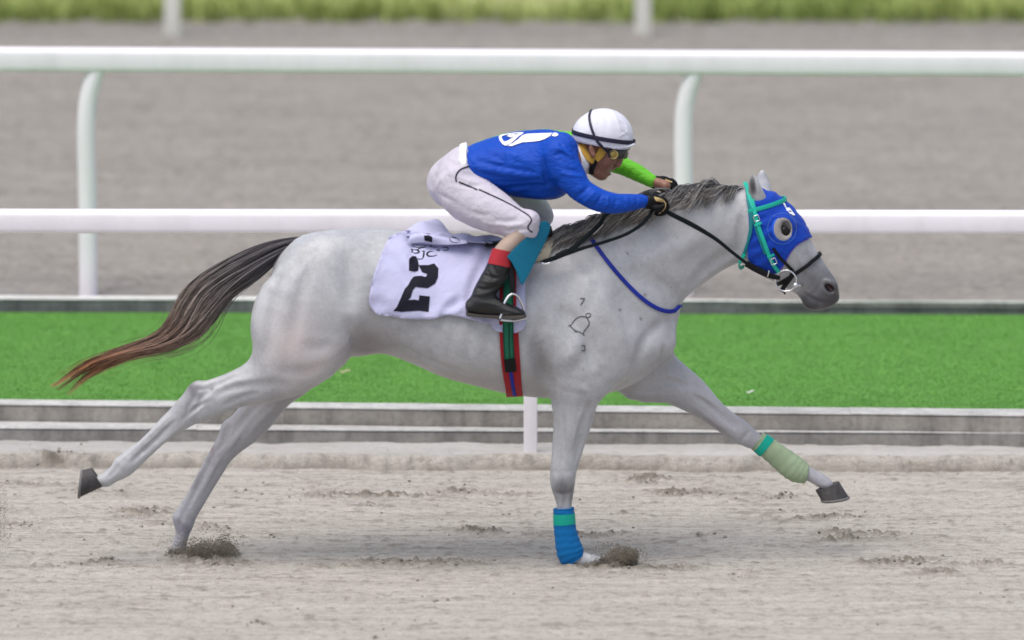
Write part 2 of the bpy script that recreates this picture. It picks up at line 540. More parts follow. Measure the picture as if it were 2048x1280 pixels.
# rows of kicked-up damp clods, traced as (u, v, half length in px, half depth in px, strength)
STREAKS = [(760, 992, 160, 5, .9), (925, 984, 60, 5, .8), (1010, 990, 90, 4, .5), (1290, 962, 70, 6, 1), (1370, 987, 70, 8, 1), (1480, 990, 70, 5, .5), (1575, 995, 60, 6, .8),
           (1640, 1035, 90, 4, .8), (1720, 1070, 90, 7, .8), (1690, 1078, 60, 4, .7), (960, 1063, 50, 6, .9), (1180, 1068, 110, 5, .6), (1410, 1070, 40, 4, .3),
           (290, 1025, 70, 7, .7), (200, 985, 90, 4, .5), (60, 968, 110, 3, .5), (330, 1050, 60, 5, .5), (430, 1058, 50, 6, .6), (120, 1133, 120, 4, .5), (210, 1130, 50, 4, .7),
           (830, 1128, 150, 7, .8), (640, 1134, 40, 4, .6), (1330, 1138, 80, 6, .8), (1250, 1134, 60, 6, .7), (1800, 1125, 80, 9, .9), (1880, 1130, 80, 5, .5), (1870, 1145, 50, 8, .8), (1980, 1128, 60, 5, .6),
           (1560, 1020, 60, 3, .4), (100, 925, 60, 6, .7), (500, 985, 60, 3, .3), (1860, 1045, 40, 3, .3), (560, 1075, 40, 3, .3), (1480, 1150, 40, 3, .3), (740, 1012, 40, 3, .4), (1350, 1255, 60, 3, .25),
           (500, 1250, 60, 3, .25), (900, 1200, 50, 3, .2), (1250, 1030, 60, 3, .35), (1050, 1030, 60, 3, .3), (420, 1128, 90, 10, .9), (1190, 1134, 70, 7, .6), (1950, 1085, 50, 3, .3), (30, 1050, 60, 6, .4)]
def streak_mask(X, Y):
    U = UV(np.stack([X, Y, 0 * X], -1)); m = np.zeros_like(X)
    j = (fbm(np.stack([X * 9, Y * 9, 0 * X], -1), 1, 3, 5) - .5)
    for u, v, a, b, s in STREAKS:
        du = (U[..., 0] - u) / a; dv = (U[..., 1] - v + j * 16) / (b * .9)
        m = np.maximum(m, s * np.exp(-(du * du) ** 1.5 - dv * dv))
    return m
xs = span(-2.35, 2.35, .0095, 60)
yd = np.arange(-2.35, float(y_k2f(2.3)) + .25, .013)
ys = np.concatenate([-2.35 - np.cumsum(.013 * 1.35 ** np.arange(1, 26)), []])[::-1]
ys = np.concatenate([ys, yd])
X, Y = np.meshgrid(xs, ys, indexing='ij')
P3 = np.stack([X, Y, 0 * X], -1)
near = sstep(6, 3, np.abs(X)) * sstep(-6, -3, Y)
dmp = streak_mask(X, Y) * near
Zs = (fbm(P3, (1.0, 6, 1), 3, 1) - .5) * .014 + (fbm(P3, (1.6, 30, 1), 3, 2) - .5) * .012 + (fbm(P3, (50, 60, 1), 3, 3) - .5) * .006
cl = fbm(P3, (46, 60, 1), 4, 9)
Zs += sstep(.48, .78, cl) * (.003 + .026 * dmp) + dmp * .004
sp = fbm(P3, (16, 30, 1), 2, 19)
Zs += sstep(.70, .82, sp) * .006
damp_shade = np.clip(dmp * sstep(.34, .58, cl) * 1.25 + sstep(.71, .82, sp) * .55 * near, 0, 1)
yb0 = y_bank0(X) + (fbm(P3, (2.2, .2, 1), 4, 4) - .5) * .22 + (fbm(P3, (16, .2, 1), 3, 44) - .5) * .07; yb1 = yb0 + .02 + .05 * fbm(P3, (7, .2, 1), 3, 6)
e = np.clip((Y - yb0) / (yb1 - yb0), 0, 1)
bank = sstep(0, 1, e) * (Z_SH + .016 * (fbm(P3, (6, 3, 1), 3, 8) - .25))
flat = sstep(yb1.max() if False else 0, 1, (Y - yb1) / .35)
Zs = np.where(Y > yb0, Zs * .55, Zs) + bank
Zs -= .016 * np.exp(-((Y - yb0 + .03) / .04) ** 2)
Zs = Zs * near + (1 - near) * np.where(Y > yb1, Z_SH, 0.0)
damp_shade = np.maximum(damp_shade, .95 * np.exp(-((e - .1) / .28) ** 2) * (Y > yb0 - .012) * (e < 1) * (.3 + fbm(P3, (9, 9, 1), 3, 12)))  # dark foot of the bank face: undercut shade painted in through this mask
sand = obj('sand_track', np.stack([X, Y, Zs], -1).reshape(-1, 3), grid_faces(*X.shape), M_SAND, kind='structure')
attr(sand, 'damp', damp_shade.ravel())  # damp sand plus the painted shade of the bank
attr(sand, 'dry', (sstep(0, .05, Y - yb1) * (.6 + .5 * fbm(P3, (5, 12, 1), 3, 14))).ravel())
def sand_z(x, y):
    i = np.clip(np.searchsorted(xs, x), 0, len(xs) - 1); j = np.clip(np.searchsorted(ys, y), 0, len(ys) - 1)
    return Zs[i, j]
# a wide sheet under everything, out to the horizon
M_GROUND = mat_plain('dry_ground', (.27, .25, .21), .95, .2, .4)
obj('ground', np.array([[-900, -900, -.06], [900, -900, -.06], [900, 1500, -.06], [-900, 1500, -.06]]), np.array([[0, 1, 2, 3]]), M_GROUND, kind='structure')

# loose clods lying on the damp rows
def ico():
    bm = bmesh.new(); bmesh.ops.create_icosphere(bm, subdivisions=1, radius=1.0)
    v = np.array([w.co[:] for w in bm.verts]); f = np.array([[w.index for w in g.verts] for g in bm.faces]); bm.free(); return v, f
ICO = ico()
def scatter(C, R, seed, squash=.75):
    r = np.random.default_rng(seed); n = len(C); v0, f0 = ICO
    J = 1 + (r.random((n, len(v0), 1)) - .5) * .7
    V = v0[None] * J * np.asarray(R)[:, None, None] * np.array([1, 1, squash])
    V = V + np.asarray(C)[:, None]
    F = f0[None] + (np.arange(n) * len(v0))[:, None, None]
    return V.reshape(-1, 3), F.reshape(-1, 3)
C, R, dv = [], [], []
for u, v, a, b, s in STREAKS:
    n = int(a * b * s * .05) + 4
    uu = u + rng.normal(0, a * .45, n); vv = v + rng.normal(0, b * .6, n)
    y = GY(vv); x = W(uu, vv, y)[:, 0]; r = .002 + .007 * rng.random(n) ** 2.5
    C.append(np.stack([x, y, sand_z(x, y) + r * .3], 1)); R.append(r); dv.append(np.full(n, .35 + .55 * s) * (0.5 + .5 * rng.random(n)))
n = 420
uu = rng.uniform(-60, 2110, n); vv = rng.uniform(900, 1290, n); y = GY(vv); x = W(uu, vv, y)[:, 0]; r = .002 + .006 * rng.random(n) ** 3
C.append(np.stack([x, y, sand_z(x, y) + r * .3], 1)); R.append(r); dv.append(rng.random(n) * .5)
C, R, dv = np.concatenate(C), np.concatenate(R), np.concatenate(dv)
v, f = scatter(C, R, 3)
o = obj('sand_clods', v, f, M_SAND, kind='stuff')
attr(o, 'damp', np.repeat(dv, len(ICO[0])))
tag(o, 'small damp clods of sand strewn over the near track', 'sand')

# ---------------------------------------------------------------- kerbs
def mat_concrete(name, col, stain, base=0.0, wet=(.03, .035, .04)):
    t = NT(name); vec = t.coords('Object')
    a = t.noise(3.2, 6, 0.62, vec); b = t.noise(38, 5, 0.6, vec); c = t.noise(210, 2, .5, vec)
    streak = t.noise(9, 4, .6, t.coords('Object', (1.0, 1.0, .12)))
    k = t.ramp(a, [(0.3, tuple(x * .72 for x in col)), (0.52, col), (0.78, tuple(x * 1.12 for x in col))])
    k = t.mix(t.ramp(streak, [(0.46, (0, 0, 0)), (0.7, (.75, .75, .75))]), k, stain)
    k = t.mix(0.7, k, t.ramp(b, [(0.3, (.68, .67, .66)), (0.55, (1, 1, 1)), (0.8, (1.08, 1.08, 1.07))]), 'MULTIPLY')
    return t.fin(k, 0.9, t.bump(c, 0.35, 0.003, t.bump(b, 0.4, 0.008)), Specular_IOR_Level=0.2)
M_K1 = mat_concrete('weathered_concrete', (.38, .352, .318), (.17, .155, .14))
M_K2 = mat_concrete('low_kerb_concrete', (.32, .305, .285), (.14, .135, .13))
M_KT = mat_concrete('lit_kerb_concrete', (.56, .55, .53), (.42, .41, .40))  # paler copy of the concrete: light on the kerb tops put into colour
M_FK = mat_concrete('far_kerb_concrete', (.2, .205, .205), (.05, .06, .062))
def kerb(name, label, yf, yb, z0, z1, mat, cap, x0=-15.0, step=2.3, seed=0):
    r = np.random.default_rng(seed)
    th = thing(name, label, 'kerb', (0, float(yf(0)), z0))
    x = x0
    while x < -x0:
        L = step * (0.93 + .14 * r.random())
        x1 = min(x + L, -x0); a, b = x + .0006, x1 - .0006
        dz, dy = r.normal(0, .0025), r.normal(0, .003)
        for nm, za, zb, oy, m in (('kerb_block', z0 - .12, z1 - .006, 0.0, mat), ('kerb_lit_top', z1 - .0058, z1, -.004, cap)):  # thin top layer added to carry the paler, lit colour
            mb = MB()
            xx = np.linspace(a, b, 14); n = len(xx); V = []
            jit = (fbm(np.stack([xx * 9, 0 * xx + seed, 0 * xx], -1), 1, 3, seed) - .5)
            for i, q in enumerate(xx):
                f0, b0 = float(yf(q)) + dy + oy + jit[i] * .012, float(yb(q))
                t1 = zb + dz + (jit[(i * 5) % n] * .004)
                bv = .006 if nm == 'kerb_block' else .003
                V += [(q, f0, za + dz), (q, f0, t1 - bv), (q, f0 + bv, t1), (q, b0, t1), (q, b0, za + dz)]
            F = []
            for i in range(n - 1):
                for k in range(5):
                    F.append([i * 5 + k, i * 5 + (k + 1) % 5, (i + 1) * 5 + (k + 1) % 5, (i + 1) * 5 + k])
            F += [[0, 1, 2, 3, 4], [(n - 1) * 5 + k for k in (4, 3, 2, 1, 0)]]
            mb.add(V, F).build(nm, m, th)
        x = x1
    return th
kerb('concrete_kerb', 'low grey concrete kerb nearest the sand, in front of the taller kerb', y_k2f, y_k2b, Z_SH, Z_K2, M_K2, M_KT, seed=3)
kerb('concrete_kerb', 'taller stained concrete kerb along the front edge of the green turf', y_k1f, y_k1b, Z_K2, Z_K1, M_K1, M_KT, seed=5)
kerb('concrete_kerb', 'dark grey concrete kerb with pale top along the back of the turf', y_fkf, y_fkb, Z_K1, Z_FK, M_FK, mat_concrete('lit_white_kerb_top', (.80, .79, .78), (.62, .61, .6)), seed=8)  # far top is white and brightened further, light from above in its colour

# ---------------------------------------------------------------- artificial turf
t = NT('turf_backing'); vec = t.coords('Object')
M_TURFB = t.fin(t.ramp(t.noise(14, 5, .6, vec), [(.3, (.10, .27, .04)), (.7, (.14, .36, .055))]), .9, t.bump(t.noise(120, 4, .6, vec), .8, .02))
t = NT('turf_blades'); a = t.n('Attribute', attribute_name='tint'); vec = t.coords('Object')
k = t.ramp(a.outputs['Fac'], [(0, (.09, .27, .04)), (.45, (.215, .53, .085)), (.8, (.265, .61, .12)), (1, (.33, .57, .19))])
k = t.mix(1, k, t.ramp(t.noise(2.2, 4, .6, t.coords('Object', (1, 3, 1))), [(.3, (.93, .94, .93)), (.7, (1.05, 1.04, 1.04))]), 'MULTIPLY')
M_TURF = t.fin(k, .55, None, Subsurface_Weight=0.0)
tx = np.concatenate([[-15, -9, -6, -4], np.linspace(-2.6, 2.6, 105), [4, 6, 9, 15]]); ts = np.linspace(0, 1, 40)
X2, S2 = np.meshgrid(tx, ts, indexing='ij'); Y2 = y_turf0(X2) + S2 * (y_turf1(X2) - y_turf0(X2))
Z2 = Z_K1 - .006 + (fbm(np.stack([X2, Y2, 0 * X2], -1), (1.2, 2.2, 1), 3, 31) - .5) * .03 * np.sin(np.pi * S2) ** .5
tz = lambda x, y: Z_K1 - .006 + (fbm(np.stack([x, y, 0 * x], -1), (1.2, 2.2, 1), 3, 31) - .5) * .03 * np.sin(np.pi * np.clip((y - y_turf0(x)) / (y_turf1(x) - y_turf0(x)), 0, 1)) ** .5
obj('turf_strip', np.stack([X2, Y2, Z2], -1).reshape(-1, 3), grid_faces(*X2.shape), M_TURFB, kind='structure')
n = 350000
x = np.where(np.arange(n) < 230000, rng.uniform(-2.6, 2.6, n), np.sign(rng.random(n) - .5) * rng.uniform(2.6, 5.2, n)); s = rng.random(n); y = y_turf0(x) + .004 + s * (y_turf1(x) - y_turf0(x) - .008); z = tz(x, y)
lean = np.pi * (rng.random(n) < fbm(np.stack([x, y, 0 * x], -1), (2, 5, 1), 2, 33)) + rng.normal(0, .45, n)
hgt = .004 + .007 * rng.random(n); wd = .0013 + .0012 * rng.random(n); ln = .006 + .014 * rng.random(n)
dirx, diry = np.cos(lean), np.sin(lean) * .8 - .25
px, py = -diry, dirx
b0 = np.stack([x - px * wd, y - py * wd, z - .002], 1); b1 = np.stack([x + px * wd, y + py * wd, z - .002], 1)
tp = np.stack([x + dirx * ln, y + diry * ln, z + hgt], 1)
V = np.stack([b0, b1, tp], 1).reshape(-1, 3)
o = obj('turf_grass', V, np.arange(3 * n).reshape(-1, 3), M_TURF, kind='stuff', smooth=False)
patch = fbm(np.stack([x, y, 0 * x], -1), (3.5, 16, 1), 3, 35)
attr(o, 'tint', np.repeat(np.clip(.50 + (patch - .5) * .5 + rng.normal(0, .12, n), 0, 1), 3))
tag(o, 'bright green artificial turf between the kerbs', 'turf')
# litter on the turf
M_LIT = mat_plain('dry_leaf', (.5, .42, .28), .8, .2, 60); M_LITW = mat_plain('paper_scrap', (.7, .72, .68), .8)
for (u, v, L, wd, m, nm, lab, cat) in ((690, 743, .048, .012, M_LIT, 'dry_leaf', 'small straw-coloured dry leaf lying on the green turf behind the hind legs', 'leaf'),
                                       (1501, 784, .032, .010, M_LITW, 'paper_scrap', 'tiny pale scrap lying on the turf below the horse’s head', 'scrap')):
    y0_ = GY(v, Z_K1 + .02); c = W(u, v, y0_)
    xx = np.linspace(-1, 1, 9); V = []; F = []
    for i, q in enumerate(xx):
        w_ = wd * (1 - q ** 4) + .001; zz = .004 * math.sin(q * 3)
        V += [c + [q * L / 2, -w_, zz], c + [q * L / 2, 0, zz + .005], c + [q * L / 2, w_, zz], c + [q * L / 2, 0, zz + .001]]
    for i in range(8):
        for k in range(4):
            F.append([i * 4 + k, i * 4 + (k + 1) % 4, i * 4 + 4 + (k + 1) % 4, i * 4 + 4 + k])
    F += [[0, 1, 2, 3], [35, 34, 33, 32]]
    o = MB().add(V, F).build(nm, m, None, True); tag(o, lab, cat)

# ---------------------------------------------------------------- the second track, its rails and the verge
xf = np.concatenate([[-60, -30, -12, -6], np.linspace(-3.6, 3.6, 240), [6, 12, 30, 60]]); sf = np.linspace(0, 1, 330)
X3, S3 = np.meshgrid(xf, sf, indexing='ij'); Ya, Yb = y_fkb(X3) - .01, y_verge(X3) + .6
Y3 = Ya + S3 ** 1.15 * (Yb - Ya); P3 = np.stack([X3, Y3, 0 * X3], -1)
amp3 = sstep(.0, .5, Y3 - y_fkb(X3) - .03)
Z3 = Z_FS - .012 * (1 - amp3) + amp3 * (fbm(P3, (1.2, 5, 1), 3, 41) - .5) * .025 + amp3 * sstep(.55, .8, fbm(P3, (14, 14, 1), 3, 42)) * .022 + amp3 * (fbm(P3, (30, 30, 1), 2, 43) - .5) * .014
obj('far_sand_track', np.stack([X3, Y3, Z3], -1).reshape(-1, 3), grid_faces(*X3.shape), M_FSAND, kind='structure')
M_VERGE = mat_plain('verge_soil', (.42, .41, .24), .95, .3, 3)
xv = np.array([-60, 60.]); yv = [float(y_verge(0)) + .45, 160.0]
obj('grass_verge', np.array([[-60, yv[0], Z_FS + .02], [60, yv[0], Z_FS + .02], [60, yv[1], Z_FS + .02], [-60, yv[1], Z_FS + .02]]), np.array([[0, 1, 2, 3]]), M_VERGE, kind='structure')
n = 95000
x = rng.uniform(-11, 11, n); y = yv[0] - .25 + rng.random(n) ** 1.4 * 5.5
dens = fbm(np.stack([x, y, 0 * x], -1), (.9, .5, 1), 3, 51)
keep = rng.random(n) < sstep(.3, .55, dens) + .15; x, y, dens = x[keep], y[keep], dens[keep]; n = len(x)
hgt = (.03 + .14 * rng.random(n)) * (.4 + dens); an = rng.random(n) * 6.283; ln = hgt * (.2 + .7 * rng.random(n)); wd = .004 + .005 * rng.random(n)
dx, dy = np.cos(an), np.sin(an); z = np.full(n, Z_FS)
b0 = np.stack([x - dy * wd, y + dx * wd, z], 1); b1 = np.stack([x + dy * wd, y - dx * wd, z], 1)
m0 = np.stack([x + dx * ln * .35 - dy * wd, y + dy * ln * .35 + dx * wd, z + hgt * .6], 1); m1 = np.stack([x + dx * ln * .35 + dy * wd, y + dy * ln * .35 - dx * wd, z + hgt * .6], 1)
tp = np.stack([x + dx * ln, y + dy * ln, z + hgt], 1)
V = np.stack([b0, b1, m1, m0, tp], 1).reshape(-1, 3)
i = np.arange(n)[:, None] * 5
F = np.concatenate([i + [0, 1, 2], i + [0, 2, 3], i + [3, 2, 4]])
t = NT('verge_weeds'); a = t.n('Attribute', attribute_name='tint')
M_WEED = t.fin(t.ramp(a.outputs['Fac'], [(0, (.20, .28, .06)), (.4, (.36, .43, .12)), (.7, (.52, .54, .24)), (1, (.68, .62, .42))]), .7)
o = obj('verge_weeds', V, F, M_WEED, kind='stuff', smooth=False)
attr(o, 'tint', np.repeat(np.clip(fbm(np.stack([x, y, 0 * x], -1), (.55, .3, 1), 3, 52) * 1.5 - .25 + rng.normal(0, .12, n), 0, 1), 5))
tag(o, 'rough yellow-green weeds on the verge beyond the farthest posts', 'weeds')

t = NT('white_rail_paint'); vec = t.coords('Object')
k = t.mix(t.ramp(t.noise(7, 5, .6, t.coords('Object', (1, 1, .3))), [(.45, (0, 0, 0)), (.8, (.5, .5, .5))]), (.88, .83, .88), (.67, .64, .66))
M_RAIL = t.fin(k, .38, t.bump(t.noise(40, 3, .5, vec), .08, .004))
M_POST = mat_plain('cream_post_paint', (.78, .77, .70), .6, .1, 8)
def rail(label, vb, vt, vbot, zg, us, spacing, kind, hw, pw, mat=None, hide_beam=False):
    """us: photograph column of one post's foot; vb: row of its foot; vt, vbot: rows of the beam's top and bottom (left, right)"""
    Yf = float(GY(vb, zg)); u0 = us
    x0 = float(W(u0, vb, Yf)[0])
    th = thing('running_rail', label, 'rail', (0, Yf, zg), 'white running rails')
    mat = mat or M_RAIL
    zt = W(0, vt[0], Yf)[2], W(2048, vt[1], Yf)[2]; zb = W(0, vbot[0], Yf)[2], W(2048, vbot[1], Yf)[2]
    xl, xr = W(0, 600, Yf)[0], W(2048, 600, Yf)[0]
    za = lambda x: zt[0] + (zt[1] - zt[0]) * (x - xl) / (xr - xl); zc = lambda x: zb[0] + (zb[1] - zb[0]) * (x - xl) / (xr - xl)
    xs_ = np.linspace(-15, 15, 13)
    hh = np.array([(za(q) - zc(q)) / 2 for q in np.clip(xs_, xl, xr)]); cc = np.array([(za(q) + zc(q)) / 2 for q in xs_])
    hh = np.full_like(hh, hh.mean())
    mb = MB().tube(np.stack([xs_, np.full(13, Yf), cc], 1), hh, hw, 28, power=4.5)
    autosmooth(mb.build('rail_beam', mat, th), 50)
    for i in range(-5, 6):
        x = x0 + i * spacing
        if abs(x) > 14.8: continue
        top = float(np.interp(x, xs_, cc))
        if kind == 'straight':
            mb = MB().box((x - pw, Yf - .018, zg - .1), (x + pw, Yf + .018, top), bevel=.006)
            autosmooth(mb.build('post', mat, th), 50)
            mb = MB().box((x - pw * 1.25, Yf - .03, top - .075), (x + pw * 1.25, Yf + .03, top - .02), bevel=.006)
            mb.build('bracket', mat, th)
        else:
            h = top - zg
            pts = [(x, Yf, zg - .1), (x - .002, Yf, zg + h * .4), (x - .006, Yf, zg + h * .66), (x, Yf, zg + h * .80), (x + .022, Yf, zg + h * .90), (x + .06, Yf, zg + h * .975), (x + .12, Yf, zg + h)]
            mb = MB().tube(np.array(pts), [pw, pw, pw, pw, pw, pw * .95, pw * .9], None, 16, sub=4)
            autosmooth(mb.build('post', mat, th), 50)
    return th
rail('white running rail nearest the horse, its beam passing behind the jockey’s knee', 905, (420, 420), (464, 469), Z_SH, 1061, 2.79, 'straight', .05, .028)
rail('second white running rail with curved post tops, behind the jockey’s helmet', 588, (97, 102), (140, 155), Z_FS, 177, 2.69, 'goose', .05, .042)
rail('farthest rail, only the feet of its cream posts showing at the top', 74, (-345, -345), (-300, -295), Z_FS, 345, 2.66, 'straight', .06, .045, M_POST)
print('place', time.time() - T0)
# ================================================================== HORSE
H = Field((-1.78, -0.34, -0.04), (1.36, 0.34, 1.66), 0.005)
def trunk(F, st, k):
    """barrel: rows (u_top, v_top, u_bottom, v_bottom, half width)"""
    st = np.array(st, float)
    p, q = W(st[:, 0], st[:, 1]), W(st[:, 2], st[:, 3])
    M = catmull(np.column_stack([(p + q)[:, 0] / 2, p[:, 2], q[:, 2], st[:, 4]]), 5)
    X = F.ax[0]; o = np.argsort(M[:, 0]); M = M[o]
    i0, i1 = F.box((M[0, 0] - .05, -.34, 0), (M[-1, 0] + .05, .34, 1.66))
    x = X[i0[0]:i1[0]]
    zt, zb, w = (np.interp(x, M[:, 0], M[:, c]) for c in (1, 2, 3))
    end = np.minimum(x - M[0, 0], M[-1, 0] - x)
    zc = (zt + zb) / 2; a = (zt - zb) / 2
    y = F.ax[1][i0[1]:i1[1]]; z = F.ax[2][i0[2]:i1[2]]
    f = np.float32
    A = a.astype(f)[:, None, None]; B = w.astype(f)[:, None, None]
    dz = (z[None, None, :] - zc.astype(f)[:, None, None]) / A
    # egg section: widest a little below the middle
    Bz = B * (1 - f(0.16) * np.clip(dz, -1, 1) - f(0.06) * dz * dz)
    Bz = np.maximum(Bz, f(.01))
    dy = y[None, :, None] / Bz
    k0 = np.sqrt(dy * dy + dz * dz); k1 = np.sqrt((dy / Bz) ** 2 + (dz / A) ** 2) + f(1e-6)
    d = np.where(k0 < 0.02, -np.minimum(A, Bz), k0 * (k0 - 1) / k1)
    d = np.maximum(d, -end.astype(f)[:, None, None])
    F.blend(i0, d.astype(f), k, 'add')
trunk(H, [(548, 520, 548, 600, .05), (566, 495, 566, 650, .12), (600, 474, 600, 690, .19), (650, 464, 650, 706, .235), (710, 458, 710, 712, .262), (765, 457, 765, 706, .262),
          (820, 465, 820, 724, .262), (885, 478, 885, 752, .275), (950, 487, 950, 770, .283), (1010, 488, 1010, 785, .277),
          (1065, 478, 1065, 793, .258), (1110, 470, 1110, 795, .232), (1170, 474, 1170, 792, .218), (1230, 500, 1230, 782, .205),
          (1285, 555, 1285, 758, .165), (1325, 600, 1325, 720, .10), (1340, 630, 1340, 690, .05)], .03)
# neck and head
H.pairs([(1105, 480, 1330, 700, 0, .165), (1190, 447, 1353, 628, 0, .125), (1270, 418, 1387, 586, 0, .102), (1345, 390, 1428, 553, 0, .088),
         (1412, 378, 1462, 533, 0, .082), (1478, 373, 1492, 515, 0, .08)], .06)
H.pairs([(1490, 374, 1480, 480, 0, .072), (1535, 376, 1487, 505, 0, .092), (1572, 403, 1497, 536, 0, .102), (1598, 440, 1520, 554, 0, .092),
         (1614, 475, 1551, 567, 0, .07), (1636, 507, 1578, 580, 0, .056), (1654, 534, 1596, 592, 0, .05), (1672, 560, 1608, 606, 0, .05), (1678, 578, 1622, 612, 0, .04)], .03)
# hind leg, near
YH = -.135
H.pairs([(590, 540, 720, 575, -.10, .085), (520, 595, 722, 640, -.135, .108), (500, 660, 700, 705, -.15, .108), (494, 703, 640, 757, -.15, .088), (470, 733, 580, 786, YH, .066),
         (436, 752, 512, 804, YH, .05), (408, 763, 462, 822, YH, .042), (386, 771, 427, 834, YH, .040), (366, 790, 397, 846, YH, .039), (344, 815, 368, 862, YH, .034), (326, 832, 348, 872, YH, .026),
         (302, 858, 322, 894, YH, .022), (275, 884, 297, 917, YH, .023), (249, 903, 276, 937, YH, .028), (229, 922, 260, 951, YH, .031), (216, 938, 238, 961, YH, .026), (206, 946, 216, 974, YH, .027), (196, 950, 206, 972, YH, .025)], .06)
# hind leg, far
YF = .135
H.pairs([(600, 640, 740, 660, .12, .10), (535, 730, 660, 740, .14, .085), (497, 785, 605, 780, YF, .068), (467, 828, 568, 822, YF, .054), (448, 848, 533, 862, YF, .044), (432, 872, 500, 886, YF, .041),
         (417, 904, 468, 914, YF, .036), (403, 930, 451, 940, YF, .026), (386, 962, 431, 972, YF, .022), (367, 998, 412, 1004, YF, .023), (349, 1028, 394, 1034, YF, .031), (347, 1045, 388, 1050, YF, .031),
         (351, 1062, 381, 1064, YF, .026), (346, 1083, 374, 1086, YF, .028), (340, 1100, 374, 1103, YF, .026)], .03)
# fore leg, near
YN = -.125
H.pairs([(1085, 650, 1270, 650, -.13, .075), (1080, 705, 1262, 720, -.14, .085), (1090, 752, 1222, 768, -.14, .08), (1100, 794, 1199, 798, YN, .066), (1105, 838, 1187, 834, YN, .055), (1104, 880, 1173, 878, YN, .046),
         (1101, 922, 1160, 918, YN, .039), (1099, 952, 1152, 950, YN, .040), (1101, 972, 1150, 970, YN, .040), (1108, 990, 1147, 990, YN, .032), (1113, 1012, 1144, 1012, YN, .025), (1114, 1045, 1146, 1045, YN, .023),
         (1116, 1078, 1152, 1076, YN, .028), (1122, 1108, 1158, 1090, YN, .031), (1142, 1128, 1164, 1102, YN, .027), (1170, 1136, 1184, 1108, YN, .028), (1192, 1140, 1200, 1112, YN, .026)], .03)
# fore leg, far
H.pairs([(1320, 640, 1180, 740, .10, .10), (1338, 690, 1245, 790, .13, .085), (1370, 727, 1312, 798, YF, .07), (1405, 760, 1360, 817, YF, .058), (1440, 802, 1407, 842, YF, .048), (1466, 825, 1436, 862, YF, .042),
         (1492, 843, 1464, 880, YF, .041), (1512, 861, 1487, 892, YF, .034), (1532, 876, 1513, 902, YF, .025), (1562, 896, 1544, 924, YF, .023), (1590, 914, 1572, 946, YF, .028), (1606, 924, 1590, 955, YF, .031),
         (1626, 937, 1613, 961, YF, .026), (1650, 950, 1634, 973, YF, .028), (1662, 960, 1648, 980, YF, .026)], .03)
# muscles and bones, near side
for s in (-1, 1):
    H.blob(1185, 610, s * .135, .17, .085, .075, 65, .06)      # shoulder blade
    H.blob(1130, 690, s * .15, .10, .085, .07, 30, .05)        # triceps
    H.blob(1255, 690, s * .10, .10, .085, .085, 80, .05)       # point of shoulder, breast
    H.blob(1302, 690, s * .065, .05, .085, .065, 90, .06)
    H.blob(640, 560, s * .13, .17, .13, .10, 60, .12)          # croup
    H.blob(665, 690, s * .17, .085, .06, .06, 50, .05)         # stifle
    H.blob(545, 640, s * .12, .13, .07, .08, 85, .05)          # buttock
    H.blob(1519, 500, s * .062, .062, .06, .022, 60, .03)      # cheek
    H.blob(1571, 446, s * .073, .034, .026, .022, -40, .022)   # brow ridge
    H.blob(1600, 520, s * .045, .075, .014, .014, -52, .02)    # facial crest
    H.blob(1663, 574, s * .036, .032, .026, .022, -60, .016)   # nostril wing
H.blob(1652, 597, 0, .036, .024, .042, -20, .02)                # upper lip
H.blob(1666, 597, 0, .018, .024, .036, -70, .016)
H.blob(1622, 610, 0, .032, .018, .034, -15, .016)               # lower lip, chin
# knees, hocks and fetlocks
H.blob(388, 778, YH, .04, .022, .022, 50, .02); H.blob(400, 826, YH, .03, .03, .04, 45, .02)
H.blob(452, 856, YF, .036, .02, .022, 70, .02)
H.blob(1128, 962, YN - .008, .028, .038, .034, 0, .02)
H.blob(240, 926, YH, .02, .024, .026, 40, .015); H.blob(356, 1036, YF, .02, .024, .026, 60, .015)
# the bare head (for the hood, which leaves the ears free)
_h0, _h1 = H.box(W(1470, 575, 0) * [1, 0, 1] + [0, -.15, 0], W(1645, 340, 0) * [1, 0, 1] + [0, .15, 0])
HEAD = Field(H.lo + _h0 * H.h, H.lo + (_h1 - 1) * H.h, H.h); HEAD.D = H.D[_h0[0]:_h1[0], _h0[1]:_h1[1], _h0[2]:_h1[2]].copy(); HEAD.n = np.array(HEAD.D.shape); HEAD.blur(2)
# ears
for s, (bu, bv), (mu, mv), (tu, tv) in ((-1, (1516, 396), (1508, 372), (1506, 343)), (1, (1528, 384), (1524, 360), (1525, 336))):
    B0, M0, T0_ = W(bu, bv, s * .052), W(mu, mv, s * .066), W(tu, tv, s * .062)
    H.spine([B0, B0 * .4 + M0 * .6, M0, M0 * .45 + T0_ * .55, T0_], [.032, .029, .025, .016, .003], [.024, .022, .019, .013, .003], .010, cap=1.0)
    if s < 0:
        H.spine(np.array([W(1508, 392, -.098), W(1504, 374, -.092), W(1505, 356, -.082)]), [.008, .011, .004], [.017, .016, .009], .008, 'sub')
H.blur(3)
